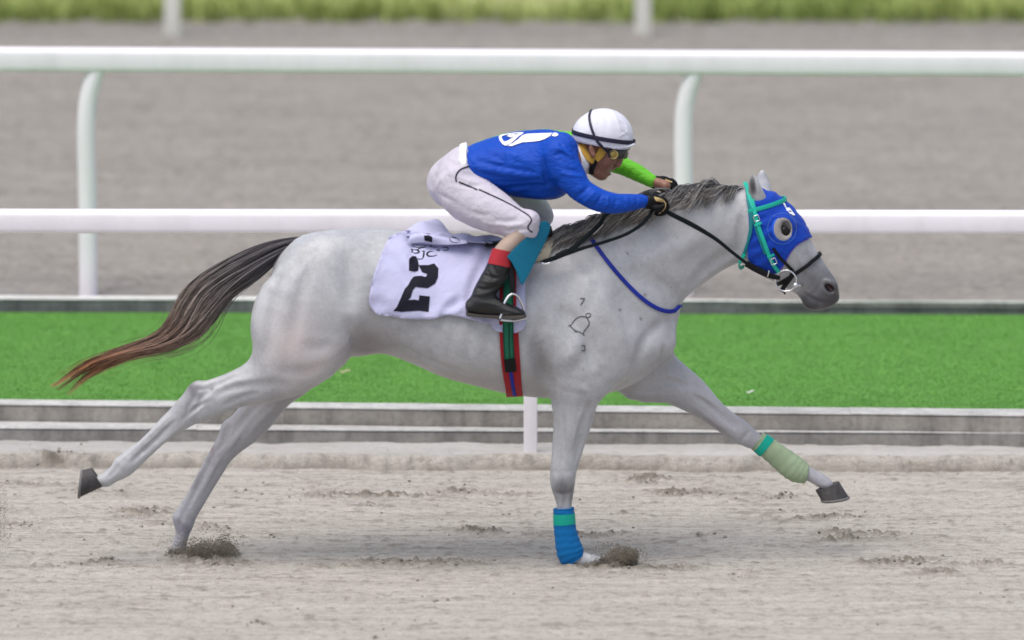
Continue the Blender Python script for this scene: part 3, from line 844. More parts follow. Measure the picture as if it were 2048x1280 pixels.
# modelling of the near side: channels between the muscles
for L, r, d in (
    ([(1338, 640), (1305, 660), (1280, 700), (1270, 750)], .020, .012),
    ([(1165, 500), (1215, 560), (1262, 620), (1300, 672)], .045, .015),
    ([(1068, 690), (1080, 730), (1098, 770)], .024, .018),
    ([(1085, 620), (1078, 665), (1075, 705)], .03, .008),
    ([(1112, 620), (1150, 640), (1178, 690), (1182, 740)], .028, .010),
    ([(1215, 735), (1190, 760), (1145, 768), (1108, 765)], .024, .0015),
    ([(1140, 640), (1165, 660), (1150, 700), (1120, 730)], .03, -.006),
    ([(1205, 600), (1235, 650), (1250, 700)], .022, -.007),
    ([(1195, 560), (1180, 610), (1165, 640)], .018, .005),
    ([(738, 560), (750, 620), (742, 670), (725, 702)], .05, .022),
    ([(690, 640), (710, 670), (712, 700)], .022, .008),
    ([(556, 560), (544, 620), (540, 680), (530, 720)], .022, .010),
    ([(630, 510), (602, 580), (592, 650), (585, 690)], .026, .008),
    ([(600, 690), (630, 700), (660, 690)], .018, .006),
    ([(690, 500), (702, 560), (700, 620)], .035, .008),
    ([(640, 480), (600, 520), (575, 560)], .022, .005),
    ([(590, 768), (530, 768), (470, 775), (430, 790)], .012, .008),
    ([(560, 752), (500, 758), (450, 768)], .010, -.004),
    ([(640, 735), (600, 748), (560, 742)], .018, .007),
    ([(440, 760), (412, 785), (396, 810)], .010, .008),
    ([(430, 790), (405, 802), (385, 812)], .008, -.004),
    ([(415, 800), (385, 822), (362, 842)], .008, .006),
    ([(338, 850), (310, 880), (280, 908), (262, 925)], .0085, .007),
    ([(346, 838), (318, 866), (290, 893)], .006, -.003),
    ([(252, 915), (240, 930), (228, 940)], .006, .003),
    ([(1185, 800), (1165, 850), (1152, 905)], .011, .009),
    ([(1122, 810), (1128, 870), (1124, 930)], .010, .006),
    ([(1150, 800), (1146, 850), (1138, 900)], .012, -.004),
    ([(1102, 942), (1125, 945), (1150, 942)], .009, .001),
    ([(1108, 985), (1125, 988), (1146, 984)], .007, .004),
    ([(1132, 990), (1130, 1005), (1129, 1020)], .006, .005),
    ([(1372, 600), (1300, 560), (1220, 545)], .035, .009),
    ([(1470, 500), (1425, 525), (1385, 565)], .022, .012),
    ([(1484, 430), (1479, 470), (1481, 508)], .016, .010),
    ([(1590, 500), (1606, 530), (1622, 552)], .007, -.004),
    ([(1614, 500), (1627, 525), (1642, 548)], .009, .005),
    ([(1640, 560), (1630, 585), (1610, 596)], .010, .004),
    ([(1150, 700), (1135, 660), (1120, 620)], .03, .003),
    ([(1410, 470), (1350, 500), (1290, 520)], .04, -.008),
    ([(1230, 600), (1200, 540), (1170, 490)], .03, -.006),
    ([(1330, 690), (1322, 718), (1302, 742)], .013, .009),
    ([(790, 690), (850, 720), (930, 745)], .02, .004),
    ([(720, 640), (690, 690), (650, 720), (600, 730)], .006, -.0022),
    ([(1100, 660), (1060, 700), (1000, 730)], .006, -.002),
    ([(1168, 810), (1150, 860), (1142, 915)], .005, -.0025)):
    H.press(L, r, d * (2.1 if r >= .016 else 1.6))
for L, r, d in (([(1400, 778), (1360, 766), (1310, 762)], .013, .010), ([(1475, 852), (1428, 815), (1385, 790)], .010, .008), ([(1460, 838), (1410, 795), (1370, 765)], .009, -.004), ([(1340, 760), (1310, 775), (1280, 780)], .015, .006),
                ([(525, 800), (490, 835), (470, 870)], .014, .008), ([(455, 850), (446, 880), (432, 905)], .008, .007), ([(480, 850), (470, 880), (450, 905)], .010, -.004), ([(424, 912), (402, 955), (376, 1008)], .0085, .007), ([(436, 920), (414, 960), (390, 1005)], .006, -.003), ([(368, 1022), (362, 1040), (360, 1055)], .007, .004), ([(1500, 862), (1490, 872), (1480, 884)], .008, .004)):
    H.press(L, r, d * 1.8, 0.0)
for i, u in enumerate(range(800, 1000, 36)):
    H.press([(u + 14, 610), (u, 660), (u - 12, 725)], .022, .005)
# tendons, bones and joints of the legs stand out sharply
for L, r, d, y0 in (
    ([(350, 842), (322, 868), (292, 897), (266, 922)], .007, .009, -.5), ([(340, 832), (312, 858), (284, 884), (258, 906)], .006, -.005, -.5), ([(362, 852), (334, 876), (304, 904)], .007, -.005, -.5),
    ([(392, 790), (380, 808), (372, 826)], .007, .007, -.5), ([(408, 812), (394, 822), (380, 836)], .007, -.006, -.5), ([(425, 772), (405, 780), (392, 776)], .008, .006, -.5), ([(250, 910), (244, 922), (248, 936)], .007, -.005, -.5), ([(238, 936), (226, 946), (214, 956)], .006, .005, -.5),
    ([(520, 785), (480, 795), (445, 812)], .010, .006, -.5), ([(480, 748), (450, 762), (425, 776)], .008, .007, -.5),
    ([(1112, 800), (1114, 860), (1110, 920)], .008, .006, -.5), ([(1172, 850), (1160, 890), (1150, 925)], .008, .007, -.5), ([(1136, 820), (1134, 870), (1132, 925)], .009, -.004, -.5), ([(1108, 950), (1114, 962), (1110, 975)], .007, -.006, -.5), ([(1140, 948), (1146, 962), (1140, 976)], .007, -.006, -.5), ([(1125, 950), (1126, 965), (1125, 978)], .007, .004, -.5), ([(1122, 992), (1121, 1004), (1121, 1016)], .006, -.004, -.5),
    ([(1110, 775), (1150, 790), (1195, 785)], .018, .003, -.5), ([(1160, 770), (1185, 800), (1188, 830)], .012, -.006, -.5),
    ([(432, 900), (412, 940), (388, 990), (372, 1022)], .007, .009, 0.0), ([(446, 905), (424, 945), (402, 992)], .006, -.005, 0.0), ([(462, 850), (455, 872), (444, 895)], .008, .007, 0.0), ([(490, 848), (476, 872), (458, 900)], .008, -.006, 0.0), ([(555, 810), (520, 840), (498, 870)], .010, -.006, 0.0), ([(356, 1030), (362, 1042), (372, 1050)], .007, -.006, 0.0),
    ([(1420, 790), (1455, 822), (1490, 852)], .008, -.006, 0.0), ([(1405, 800), (1440, 832), (1478, 862)], .008, .008, 0.0), ([(1390, 812), (1420, 838), (1450, 858)], .008, -.005, 0.0), ([(1350, 735), (1385, 765), (1420, 795)], .012, .008, 0.0), ([(1630, 945), (1640, 955), (1648, 966)], .006, .004, 0.0)):
    H.press(L, r, d * 1.35, y0)
# nostrils, mouth, eye sockets
for s in (-1, 1):
    p = H.hit([1659], [577])[0]; p[1] = s * (abs(p[1]) + .004)
    H.ell(p, .027, .0165, .030, (.80, 0, -.60), .006, 'sub')
    p = H.hit([1567], [457])[0]; p[1] = s * (abs(p[1]) + .006)
    H.ell(p, .024, .018, .016, (.6, 0, -.8), .010, 'sub')
H.press([(1644, 566), (1652, 560), (1664, 562), (1674, 572)], .006, -.006); H.press([(1645, 570), (1652, 588), (1664, 594)], .006, -.005)
H.press([(1600, 582), (1618, 594), (1640, 604), (1662, 605)], .0065, .015)
H.press([(1507, 391), (1503, 374), (1505, 354)], .010, .016)
H.press([(1497, 388), (1496, 372), (1501, 352)], .006, -.004); H.press([(1518, 388), (1514, 370), (1510, 352)], .006, -.004)
H.press([(1606, 602), (1625, 610), (1645, 612)], .012, -.003)
for L, d in (([(1630, 560), (1622, 575), (1612, 584)], .004), ([(1640, 552), (1634, 570), (1626, 584)], -.003)): H.press(L, .008, d)
hv, hq = H.mesh()
hv = smooth_verts(hv, hq, 3)
def relax(v, q, w, it):
    e = np.concatenate([q[:, [0, 1]], q[:, [1, 2]], q[:, [2, 3]], q[:, [3, 0]]]); e = np.concatenate([e, e[:, ::-1]])
    e = e[w[e[:, 0]] > .01]; cnt = np.maximum(np.bincount(e[:, 0], minlength=len(v)), 1)
    for _ in range(it):
        av = np.stack([np.bincount(e[:, 0], weights=v[e[:, 1], c], minlength=len(v)) for c in range(3)], 1) / cnt[:, None]
        v = v + (w * .6)[:, None] * (av - v)
    return v
_uv = UV(hv)
_bump = lambda u, v, a, b: np.exp(-(((_uv[:, 0] - u) / a) ** 2 + ((_uv[:, 1] - v) / b) ** 2) ** 2)
_w = np.maximum(_bump(575, 720, 100, 75), _bump(1245, 555, 110, 110))
_w = np.where((_uv[:, 1] > 785) & (_uv[:, 0] < 700), 0, _w)
_w[np.abs(hv[:, 1]) < .05] *= .3
hv = relax(hv, hq, np.where(_w < .02, 0, _w), 36)
print('horse mesh', len(hv), time.time() - T0)
# ---------------------------------------------------------------- helpers that lay things on a sculpted surface
def field_normal(F, P, e=None):
    e = e or F.h * 1.5
    g = np.stack([F.sample(P + np.eye(3)[i] * e) - F.sample(P - np.eye(3)[i] * e) for i in range(3)], -1)
    return g / (np.linalg.norm(g, axis=-1)[..., None] + 1e-9)
def smooth_path(P, n=2):
    P = P.copy()
    for _ in range(n): P[1:-1] = (P[:-2] + 2 * P[1:-1] + P[2:]) / 4
    return P
def resample(uv, step):
    uv = catmull(np.array(uv, float), 8)
    d = np.r_[0, np.cumsum(np.linalg.norm(np.diff(uv, axis=0), axis=1))]
    s = np.linspace(0, d[-1], max(3, int(d[-1] / step) + 1))
    return np.stack([np.interp(s, d, uv[:, i]) for i in range(uv.shape[1])], 1)
def strap_on(name, F, uv, width, off, thick, mat, parent, y0=-.5, step=5, power=5.0, ends=None, n=12):
    """band of leather lying on surface F along a traced line"""
    q = resample(uv, step)
    P = F.hit(q[:, 0], q[:, 1], y0); P = smooth_path(P, 3)
    N = smooth_path(field_normal(F, P), 4); N /= np.linalg.norm(N, axis=1)[:, None]
    off = np.interp(np.linspace(0, 1, len(P)), np.linspace(0, 1, len(off)), off)[:, None] if np.ndim(off) else off
    P = P + N * (off + thick / 2)
    T = np.gradient(P, axis=0); B = np.cross(N, T); B /= np.linalg.norm(B, axis=1)[:, None]
    w = np.full(len(P), width / 2)
    if ends: w = w * np.interp(np.linspace(0, 1, len(P)), *ends)
    mb = MB().tube(P, thick / 2, w, n, side=B, power=power)
    return autosmooth(mb.build(name, mat, parent), 60)
def cdt_poly(poly, step, holes=()):
    """triangulate a traced outline with an even inner grid"""
    def dens(p):
        p = np.array(p, float); out = []
        for a, b in zip(p, np.roll(p, -1, 0)):
            m = max(1, int(np.linalg.norm(b - a) / step)); out += [a + (b - a) * k / m for k in range(m)]
        return np.array(out)
    loops = [dens(poly)] + [dens(h) for h in holes]
    V = []; E = []
    for L in loops:
        o = len(V); V += L.tolist(); E += [(o + i, o + (i + 1) % len(L)) for i in range(len(L))]
    def inside(p, L):
        c = np.zeros(len(p), bool); j = len(L) - 1
        for i in range(len(L)):
            a, b = L[i], L[j]
            t = (a[1] > p[:, 1]) != (b[1] > p[:, 1])
            c ^= t & (p[:, 0] < (b[0] - a[0]) * (p[:, 1] - a[1]) / (b[1] - a[1] + 1e-12) + a[0]); j = i
        return c
    lo, hi = loops[0].min(0), loops[0].max(0)
    g = np.stack(np.meshgrid(np.arange(lo[0], hi[0], step), np.arange(lo[1], hi[1], step), indexing='ij'), -1).reshape(-1, 2)
    g = g + (np.arange(len(g)) % 2)[:, None] * np.array([0, .01])
    al = np.concatenate(loops)
    k = inside(g, loops[0])
    for L in loops[1:]: k &= ~inside(g, L)
    g = g[k]
    if len(g): g = g[np.array([np.min(np.sum((al - p) ** 2, 1)) for p in g]) > (step * .45) ** 2]
    V = [Vector(p) for p in V] + [Vector(p) for p in g.tolist()]
    r = delaunay_2d_cdt(V, E, [], 0, 1e-6)
    P = np.array([p[:] for p in r[0]]); T = np.array([f for f in r[2] if len(f) == 3])
    c = P[T].mean(1); k = inside(c, loops[0])
    for L in loops[1:]: k &= ~inside(c, L)
    return P, T[k]
def sheet_on(name, F, poly, off, mat, parent, step=6, thick=.0, y0=-.5, holes=(), smooth=0, disp=None):
    """sheet cut to a traced outline and laid on surface F"""
    p, T = cdt_poly(poly, step, holes)
    P = F.hit(p[:, 0], p[:, 1], y0)
    if smooth:
        e = np.concatenate([T[:, [0, 1]], T[:, [1, 2]], T[:, [2, 0]]]); e = np.concatenate([e, e[:, ::-1]])
        cnt = np.maximum(np.bincount(e[:, 0], minlength=len(P)), 1)
        for _ in range(smooth):
            P[:, 1] = .5 * P[:, 1] + .5 * np.bincount(e[:, 0], weights=P[e[:, 1], 1], minlength=len(P)) / cnt
        P = W(p[:, 0], p[:, 1], P[:, 1])
    N = field_normal(F, P)
    N[:, 1] = np.minimum(N[:, 1], -.25); N /= np.linalg.norm(N, axis=1)[:, None]
    d = off + (disp(p, P) if disp else 0)
    P = P + N * np.broadcast_to(np.asarray(d, float), (len(P),))[:, None]
    # face the viewer's side
    n = np.cross(P[T[:, 1]] - P[T[:, 0]], P[T[:, 2]] - P[T[:, 0]])
    if n[:, 1].mean() > 0: T = T[:, ::-1]
    o = obj(name, P, T.copy(), mat, parent)
    if thick:
        m = o.modifiers.new('thickness', 'SOLIDIFY'); m.thickness = thick; m.offset = -1
    return o
def loop_on(F, c, e1, e2, off, th0=0, th1=360, n=72, rmax=.5):
    """points where rays in the plane (e1, e2) from c leave surface F"""
    e1, e2 = np.array(e1, float), np.array(e2, float)
    e1 /= np.linalg.norm(e1); e2 /= np.linalg.norm(e2)
    closed = abs(th1 - th0) >= 360
    th = np.radians(np.linspace(th0, th1, n, endpoint=not closed))
    D = np.cos(th)[:, None] * e1 + np.sin(th)[:, None] * e2
    r = np.arange(0.0, rmax, F.h * .5)
    d = F.sample(np.asarray(c)[None, None] + D[:, None] * r[None, :, None])
    i = np.argmax(d > off, axis=1)
    return np.asarray(c) + D * r[i][:, None], D, closed
def band_loop(name, F, c, e1, e2, width, off, thick, mat, parent, **kw):
    P, D, closed = loop_on(F, c, e1, e2, off, **kw)
    for _ in range(3):
        if closed: P = (np.roll(P, 1, 0) + 2 * P + np.roll(P, -1, 0)) / 4
        else: P = smooth_path(P, 1)
    nn = np.cross(e1, e2); nn = nn / np.linalg.norm(nn)
    P = P + D * thick / 2
    mb = MB().tube(P, thick / 2, width / 2, 10, side=np.tile(nn, (len(P), 1)), closed=closed, power=5)
    return autosmooth(mb.build(name, mat, parent), 60)
def pair_tube(name, L, mat, parent, sub=4, n=24, power=2.2, rough=0.0, wraps=0, seed=0):
    L = np.array(L, float)
    p, q = W(L[:, 0], L[:, 1], L[:, 4]), W(L[:, 2], L[:, 3], L[:, 4])
    M = catmull(np.column_stack([(p + q) / 2, np.linalg.norm(p - q, axis=1) / 2, L[:, 5]]), sub)
    mb = MB().tube(M[:, :3], M[:, 3], M[:, 4], n, power=power)
    if rough or wraps:
        V = mb.v[0]; m = len(M); C = np.repeat(M[:, :3], n, 0); d = V - C
        k = np.repeat(np.arange(m) / (m - 1), n); ph = np.tile(np.arange(n) / n, m)
        f = 1 + rough * (fbm(V * 60, 1, 3, seed) - .5)
        if wraps: f = f + .085 * (((k * wraps + ph) % 1.0) - .5)
        mb.v[0] = C + d * f[:, None]
    return autosmooth(mb.build(name, mat, parent), 60)

# ---------------------------------------------------------------- horse object
horse = thing('horse', 'galloping light grey racehorse in a blue hood, all four legs stretched out', 'horse', (0, 0, 0))
uv = UV(hv); side_near = hv[:, 1] < 0.0
def spot(u, v, a, b, ang=0, e=2.0):
    r = math.radians(ang); dx, dy = uv[:, 0] - u, uv[:, 1] - v
    x = dx * math.cos(r) - dy * math.sin(r); y = dx * math.sin(r) + dy * math.cos(r)
    return np.exp(-((x / a) ** 2 + (y / b) ** 2) ** (e / 2))
n1 = fbm(hv, 5, 4, 61); n2 = fbm(hv, 26, 4, 62); n3 = fbm(hv, 90, 3, 63)
L = .44 + (n1 - .5) * .11 + (n2 - .5) * .13 + (n3 - .5) * .10
col = np.stack([L * .98, L * .985, L * 1.025], 1)
def paint(m, c, k=1.0):
    global col
    m = np.clip(m * k, 0, 1)[:, None]; col = col * (1 - m) + np.array(c) * m
nz = .55 + .9 * n2
paint(spot(650, 640, 260, 190, 0, 4) * sstep(.45, .75, n1), (.50, .50, .52), .5)
paint(np.maximum(spot(1662, 588, 52, 52, -50, 4), spot(1622, 605, 34, 26, 0, 4)), (.035, .033, .038), .99)
paint(spot(1634, 556, 46, 44, -50, 3) * nz, (.15, .148, .16), .75)
paint(spot(1566, 456, 24, 26, 0, 4), (.06, .055, .055), .95)  # eye surround darkened to stand for the shadow inside the blinker hole
paint(spot(1125, 977, 20, 24) * nz, (.10, .095, .10), .9); paint(spot(1143, 985, 6, 34), (.16, .15, .15), .6)
paint(spot(385, 778, 16, 24, 35) * nz, (.13, .12, .14), .95); paint(spot(372, 812, 30, 22, 40) * nz, (.22, .21, .23), .7)
paint(spot(300, 885, 12, 70, -42) * sstep(.45, .62, n2), (.28, .27, .29), .6)
paint(spot(395, 960, 12, 80, -25) * sstep(.4, .6, n2), (.25, .24, .26), .7); paint(spot(440, 905, 34, 40) * sstep(.45, .65, n2), (.27, .25, .27), .6)
paint(spot(424, 897, 4, 9) , (.20, .06, .05), .8); paint(spot(366, 1058, 9, 8), (.16, .12, .30), .7); paint(spot(360, 1062, 22, 18), (.30, .28, .34), .6)
paint(spot(1495, 850, 60, 18, -38) * nz, (.25, .24, .25), .6); paint(spot(1430, 852, 28, 10, -35), (.2, .18, .17), .45)
paint(spot(585, 690, 48, 62, -15) * (uv[:, 0] < 700), (.56, .44, .42), .5); paint(spot(630, 735, 55, 18, 40), (.60, .50, .48), .5)
paint(spot(738, 688, 52, 40), (.22, .18, .18), .7); paint(spot(1078, 720, 24, 60), (.20, .185, .185), .7); paint(spot(900, 770, 180, 30), (.38, .34, .32), .55)  # flank and elbow: sweat-dark skin and shade, both put into the colour
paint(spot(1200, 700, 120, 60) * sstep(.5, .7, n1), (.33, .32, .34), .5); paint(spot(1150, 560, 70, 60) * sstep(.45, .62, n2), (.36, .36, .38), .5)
paint(spot(1290, 660, 60, 60), (.34, .33, .36), .5); paint(spot(1395, 480, 90, 70) * n1 * 1.4, (.33, .32, .34), .5); paint(spot(1380, 400, 130, 22, 5), (.3, .3, .31), .5)  # breast spot mixes painted shade with sweat-darkened coat
paint(spot(1505, 374, 8, 23, 4, 3) * (hv[:, 1] < -.05), (.035, .03, .033), .95); paint(spot(1506, 344, 8, 7), (.04, .04, .04), .9)
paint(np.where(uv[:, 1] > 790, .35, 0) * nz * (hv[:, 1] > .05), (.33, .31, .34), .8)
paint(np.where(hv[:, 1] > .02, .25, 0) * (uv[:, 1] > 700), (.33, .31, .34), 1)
r_ = np.random.default_rng(5)
for _ in range(34):
    u, v = r_.uniform(500, 1480), r_.uniform(470, 780); paint(spot(u, v, r_.uniform(.8, 1.6), r_.uniform(.8, 1.6)), (.13, .12, .12), .75)
for u, v, a, b in ((424, 778, 5, 3), (1290, 590, 3, 3), (1282, 638, 3, 4), (1240, 620, 3, 3), (1255, 507, 2, 4)): paint(spot(u, v, a, b, 40), (.12, .1, .1), .8)
_ny = np.abs(H.hit([1650], [577])[0][1]); _in = np.exp(-((uv[:, 0] - 1659) / 17) ** 4 - ((uv[:, 1] - 577) / 14) ** 4)
paint(_in * (np.abs(hv[:, 1]) < _ny - .006), (.02, .012, .014), .97); paint(_in * spot(1661, 574, 9, 6) * (np.abs(hv[:, 1]) < _ny - .016), (.16, .03, .035), .9)
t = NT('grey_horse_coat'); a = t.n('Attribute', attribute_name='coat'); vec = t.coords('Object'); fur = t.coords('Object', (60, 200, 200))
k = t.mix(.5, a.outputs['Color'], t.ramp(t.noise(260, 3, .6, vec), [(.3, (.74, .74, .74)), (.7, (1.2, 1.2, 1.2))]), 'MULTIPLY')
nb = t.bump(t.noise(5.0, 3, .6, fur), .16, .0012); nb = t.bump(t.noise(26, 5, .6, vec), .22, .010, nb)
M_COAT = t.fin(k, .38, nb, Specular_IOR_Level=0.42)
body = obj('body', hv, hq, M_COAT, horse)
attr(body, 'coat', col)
# eyes
t = NT('dark_eye'); M_EYE = t.fin((.008, .006, .006), .22, Specular_IOR_Level=.3)
for s in (-1, 1):
    c = W(1567, 457, 0.0); c[1] = s * (abs(HEAD.hit([1567], [457])[0][1]) - .019)
    bm = bmesh.new(); bmesh.ops.create_uvsphere(bm, u_segments=24, v_segments=16, radius=.027)
    for w_ in bm.verts: w_.co = Vector((w_.co.x * 1.05 + c[0], w_.co.y * .8 + c[1], w_.co.z * .9 + c[2]))
    me = bpy.data.meshes.new('eye'); bm.to_mesh(me); bm.free()
    for p_ in me.polygons: p_.use_smooth = True
    link('eye', me, M_EYE, horse)
# hooves: (coronet heel, coronet toe, sole heel, sole toe, Y)
t = NT('hoof_horn'); vec = t.coords('Object')
M_HOOF = t.fin(t.ramp(t.noise(24, 5, .6, vec), [(.3, (.03, .027, .028)), (.6, (.06, .055, .056)), (.8, (.11, .10, .095))]), .75, t.bump(t.noise(150, 3, .6, vec), .4, .002))
M_SHOE = mat_plain('worn_horseshoe', (.16, .155, .15), .6, .2, 60)
for ch, ct, sh, st, Yh in (((183, 936), (206, 973), (166, 940), (160, 994), YH), ((1631, 981), (1678, 963), (1642, 1000), (1697, 993), YF),
                           ((340, 1098), (376, 1106), (330, 1114), (388, 1126), YF), ((1180, 1138), (1203, 1112), (1196, 1148), (1246, 1140), YN)):
    A, B, C, D = (W(*q, Yh) for q in (ch, ct, sh, st))
    V = []; m = 28; rows = 6
    for i in range(rows):
        k = i / (rows - 1)
        kk = k + .06 * math.sin(k * math.pi)
        p, q = A + (C - A) * k, B + (D - B) * kk
        c = (p + q) / 2; h = (q - p) / 2; wd = .040 + .017 * k
        for j in range(m):
            th = 2 * math.pi * j / m; cx = math.cos(th); sx = math.sin(th)
            V.append(c + h * (abs(cx) ** .85 * (1 if cx > 0 else -1)) + np.array([0, wd, 0]) * sx * (1 if cx > -.3 else .93))
    F = [[i * m + j, i * m + (j + 1) % m, (i + 1) * m + (j + 1) % m, (i + 1) * m + j] for i in range(rows - 1) for j in range(m)]
    F += [list(range(m)), [(rows - 1) * m + j for j in range(m)]]
    hf = autosmooth(MB().add(V, F).build('hoof', M_HOOF, horse), 50)
    ring = []
    ax = ((C + D) / 2 - (A + B) / 2); ax /= np.linalg.norm(ax)
    for j in range(m): ring.append(V[(rows - 1) * m + j] * .97 + ((C + D) / 2) * .03 + ax * .004)
    MB().tube(np.array(ring), .006, .006, 6, side=np.tile(ax, (m, 1)), closed=True).build('horseshoe', M_SHOE, hf, True)
# freeze brands on the shoulder: 7, a bell, 3
M_BRAND = mat_plain('brand_mark_hair', (.10, .095, .105), .8, .3, 80)
def br(pts, w=.0042):
    return strap_on('brand_mark', H, pts, w, .0004, .0014, M_BRAND, horse, step=2.0, power=2.5, n=8)
Zb = lambda L: [(x / 8.536 + 1120, y / 8.536 + 570) for x, y in L]
br(Zb([(345, 232), (380, 228), (420, 230)])); br(Zb([(420, 230), (390, 285), (350, 342)]))
br(Zb([(140, 692), (180, 695), (250, 600), (335, 540), (440, 548), (490, 610), (500, 670), (450, 740), (402, 805), (395, 840), (412, 868)]))
br(Zb([(175, 705), (250, 772), (330, 805), (395, 838)]))
br(Zb([(442, 545), (438, 510), (465, 482), (505, 482), (530, 510), (515, 545), (470, 555), (442, 545)]))
br(Zb([(248, 778), (258, 808), (285, 808), (300, 795)]))
br(Zb([(365, 1042), (390, 1025), (425, 1030), (430, 1055), (400, 1075), (432, 1090), (435, 1118), (405, 1132), (372, 1112)]), .004)
# veins and loose skin lines come from the sculpt; whiskers on the chin
# ---------------------------------------------------------------- hair
def strands(name, G, R, mat, parent, attrs, tip=.25, **props):
    """G: (n strands, m points, 3) ; R: root radius per strand; three-sided tapering hairs"""
    n, m, _ = G.shape
    T = np.gradient(G, axis=1); T /= np.linalg.norm(T, axis=2)[..., None] + 1e-9
    up = np.array([.13, .99, .07]); S = np.cross(T, up); S /= np.linalg.norm(S, axis=2)[..., None] + 1e-9; N = np.cross(S, T)
    k = np.linspace(0, 1, m); rad = R[:, None] * (tip + (1 - tip) * (1 - k[None] ** 2.2))
    ph = np.array([0, 2.094, 4.189])
    V = G[:, :, None] + rad[:, :, None, None] * (np.cos(ph)[None, None, :, None] * S[:, :, None] + np.sin(ph)[None, None, :, None] * N[:, :, None])
    i = np.arange(n)[:, None, None] * m * 3; j = np.arange(m - 1)[None, :, None] * 3; q = np.arange(3)[None, None]
    a = i + j + q; b = i + j + (q + 1) % 3
    F = np.stack([a, b, b + 3, a + 3], -1).reshape(-1, 4)
    o = obj(name, V.reshape(-1, 3), F, mat, parent, **props)
    for nm, d in attrs.items():
        d = np.broadcast_to(d[:, None] if d.ndim == 1 else d, (n, m)); attr(o, nm, np.repeat(d.reshape(-1), 3))
    return o
def mat_hair(name, stops, rough=.5):
    t = NT(name); a = t.n('Attribute', attribute_name='shade'); al = t.n('Attribute', attribute_name='along')
    k = t.ramp(al.outputs['Fac'], stops)
    k = t.mix(1, k, t.ramp(a.outputs['Fac'], [(0, (.22, .22, .24)), (.4, (.8, .8, .8)), (.7, (1.6, 1.55, 1.5)), (1, (3.4, 3.4, 3.5))]), 'MULTIPLY')
    return t.fin(k, rough, None, Specular_IOR_Level=0.45)
M_TAIL = mat_hair('tail_hair', [(0, (.06, .055, .065)), (.2, (.13, .12, .125)), (.45, (.24, .20, .175)), (.7, (.26, .155, .11)), (.85, (.32, .15, .075)), (1, (.42, .24, .14))])
M_MANE = mat_hair('mane_hair', [(0, (.40, .39, .395)), (.5, (.40, .385, .375)), (1, (.32, .30, .28))])
r_ = np.random.default_rng(11)
# tail: between a traced upper and a traced lower edge
top_g = np.array([(600, 475), (560, 480), (510, 497), (460, 523), (420, 548), (385, 575), (362, 610), (345, 645), (318, 672), (270, 688), (215, 704), (165, 727), (128, 757), (105, 775)], float)
bot_g = np.array([(578, 498), (556, 520), (525, 553), (495, 580), (470, 603), (448, 632), (425, 658), (395, 682), (340, 705), (280, 708), (235, 722), (190, 738), (158, 762), (132, 788)], float)
m = 44; kk = np.linspace(0, 1, len(top_g)); kf = np.linspace(0, 1, m)
TG = np.stack([np.interp(kf, kk, catmull(top_g, 1)[:, i]) for i in (0, 1)], 1); BG = np.stack([np.interp(kf, kk, bot_g[:, i]) for i in (0, 1)], 1)
TG = smooth_path(TG, 3); BG = smooth_path(BG, 3)
_th = (np.sin(np.pi * np.clip(kf * 1.2, 0, 1)) * .2)[:, None]; BG = BG + (TG - BG) * _th
n = 2300
lock = r_.integers(0, 46, n); lw = np.clip(r_.random(46) * 1.12 - .06, -.06, 1.06); lph = r_.random(46) * 6.28; lend = .62 + .40 * r_.random(46)
w0 = np.clip(lw[lock] + r_.normal(0, .035, n), -.08, 1.10)
yy = np.clip(r_.normal(0, .42, n), -1, 1)
length = np.clip(lend[lock] * (.80 + .22 * r_.random(n)), .25, 1.0)
length = np.where(r_.random(n) < .12, length * (.45 + .4 * r_.random(n)), length)
s = kf[None] * length[:, None]
wv = w0[:, None] + .26 * np.sin(s * 7.5 + lph[lock][:, None]) * s + .10 * np.sin(s * 15 + r_.random(n)[:, None] * 6.28) * s
stray = (r_.random(n) < .10)[:, None] * r_.normal(.2, .75, n)[:, None] * s ** 2
wv = wv + stray
ti = s * (m - 1); i0 = np.clip(ti.astype(int), 0, m - 2); fr = (ti - i0)[..., None]
A = TG[i0] * (1 - fr) + TG[i0 + 1] * fr; B = BG[i0] * (1 - fr) + BG[i0 + 1] * fr
Q = A + (B - A) * wv[..., None]
Yd = yy[:, None] * (.035 + .055 * np.sin(np.pi * np.clip(s * 1.15, 0, 1)) ** .8) * np.sqrt(np.clip(1 - (2 * np.clip(wv, 0, 1) - 1) ** 2, .15, 1))
G = W(Q[..., 0], Q[..., 1], Yd)
strands('tail', G, .0010 + .0009 * r_.random(n), M_TAIL, horse, {'shade': np.clip(.42 + (lw[(lock * 7) % 46] - .5) * .7 + r_.normal(0, .2, n), 0, 1), 'along': s})
# dock under the tail hair
pair_tube('tail_dock', [(600, 474, 588, 500, 0, .03), (560, 486, 552, 512, 0, .024), (520, 506, 510, 530, 0, .018), (488, 530, 480, 546, 0, .010)], mat_plain('dock_skin', (.07, .065, .07), .8), horse)
